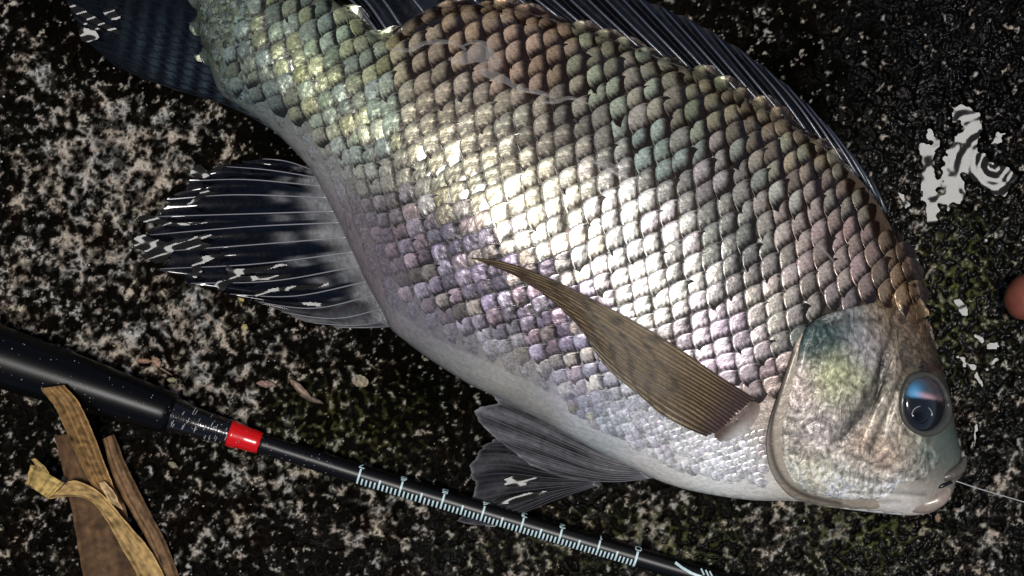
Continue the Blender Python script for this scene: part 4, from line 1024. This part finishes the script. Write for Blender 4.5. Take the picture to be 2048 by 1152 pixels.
# grit scattered on the rock: nobody could count it
N = 1500
pu = rng.uniform(-60, 2110, N); pv = rng.uniform(-60, 1210, N); ps = rng.gamma(2.0, .7, N) + .8
keep = ~inpoly(outl, pu, pv) & ((rng.random(N) < .55) | (pu < 560)) & ~((np.hypot((pu - 1800) / 300, (pv - 60) / 170) < 1) & (rng.random(N) < .85))
pu, pv, ps = pu[keep], pv[keep], ps[keep]; N = len(pu)
ico = np.array([(0, 0, 1), (.9, 0, .3), (.28, .86, .3), (-.73, .53, .3), (-.73, -.53, .3), (.28, -.86, .3), (0, 0, -.6)])
icf = np.array([(0, 1, 2), (0, 2, 3), (0, 3, 4), (0, 4, 5), (0, 5, 1), (6, 2, 1), (6, 3, 2), (6, 4, 3), (6, 5, 4), (6, 1, 5)])
an = rng.uniform(0, 6.28, N); W0 = PA(pu, pv, gzs(pu, pv) + ps * .3)
sq = rng.uniform(.5, 1.3, (N, 3)); X = ico[None] * sq[:, None, :] * (1 + rng.normal(0, .15, (N, 7, 1)))
ca, sa = np.cos(an)[:, None], np.sin(an)[:, None]
X2 = np.stack([X[..., 0] * ca - X[..., 1] * sa, X[..., 0] * sa + X[..., 1] * ca, X[..., 2]], -1) * (ps * S)[:, None, None]
Vg_ = (W0[:, None, :] + X2).reshape(-1, 3); Fg_ = (icf[None] + (np.arange(N) * 7)[:, None, None]).reshape(-1, 3)
pal = np.array([(.5, .47, .42), (.35, .30, .24), (.25, .22, .14), (.6, .58, .54), (.2, .2, .12), (.12, .1, .08)])
gc_ = pal[rng.integers(0, 6, N)] * rng.uniform(.25, .95, (N, 1))
o = mesh_np('grit', Vg_, Fg_, M_grit, None, np.repeat(gc_, 7, 0), smooth=False); o['kind'] = 'stuff'

# ------------------------------------------------------------------ FISHING LINE
V, F = tube(polyinterp([(1912, 962, 150), (1960, 978, 120), (2048, 1004, 60), (2200, 1050, 12)], 40), 1.1, 6)
org = np.array(P(2000, 990, 0)); o = mesh_np('fishing_line', V, F, M_line, None, origin=org)
tag(o, 'thin pale fishing line running from the fish mouth to the right edge', 'fishing line')

# ------------------------------------------------------------------ HAND at the right edge (only a fingertip in view)
hand = thing('person', 'bare hand of a person reaching in at the right edge, fingertip showing', 'person', P(2200, 560, 0))
def capsule_chain(pts, rad, n=30, nseg=18):
    p_ = polyinterp(pts, n); rr_ = np.interp(np.linspace(0, 1, n), np.linspace(0, 1, len(rad)), rad)
    x = np.linspace(0, 1, n); capf = np.sqrt(np.clip(1 - (1 - np.clip(x / .16, 0, 1)) ** 2, 0.02, 1))
    return tube(p_, rr_ * capf, nseg)
HV, HF, nh = [], [], 0
for pts, rad in [([(2006, 604, 62), (2050, 596, 70), (2140, 560, 92), (2290, 520, 110)], [44, 47, 48, 54]),
                 ([(2105, 700, 40), (2130, 685, 60), (2170, 640, 90), (2300, 590, 105)], [40, 44, 48, 54]),
                 ([(2110, 480, 50), (2130, 470, 66), (2190, 470, 100), (2310, 480, 115)], [40, 46, 48, 54]),
                 ([(2110, 380, 40), (2140, 380, 60), (2220, 410, 90), (2330, 430, 110)], [36, 42, 46, 52]),
                 ([(2150, 800, 30), (2200, 780, 50), (2300, 700, 90), (2400, 620, 110)], [44, 52, 58, 70]),
                 ([(2250, 520, 100), (2350, 520, 115), (2480, 530, 120), (2700, 560, 110)], [90, 120, 120, 90])]:
    V, F = capsule_chain(pts, rad); HV.append(V); HF += [tuple(i + nh for i in f) for f in F]; nh += len(V)
hb = child('hand', np.vstack(HV), HF, M_hand, hand)
md = hb.modifiers.new('join', 'REMESH'); md.mode = 'VOXEL'; md.voxel_size = 5 * S; md.use_smooth_shade = True
sm_ = hb.modifiers.new('smooth', 'SMOOTH'); sm_.iterations = 8; sm_.factor = .6

print('scales', len(cand), 'objects', len(bpy.data.objects))
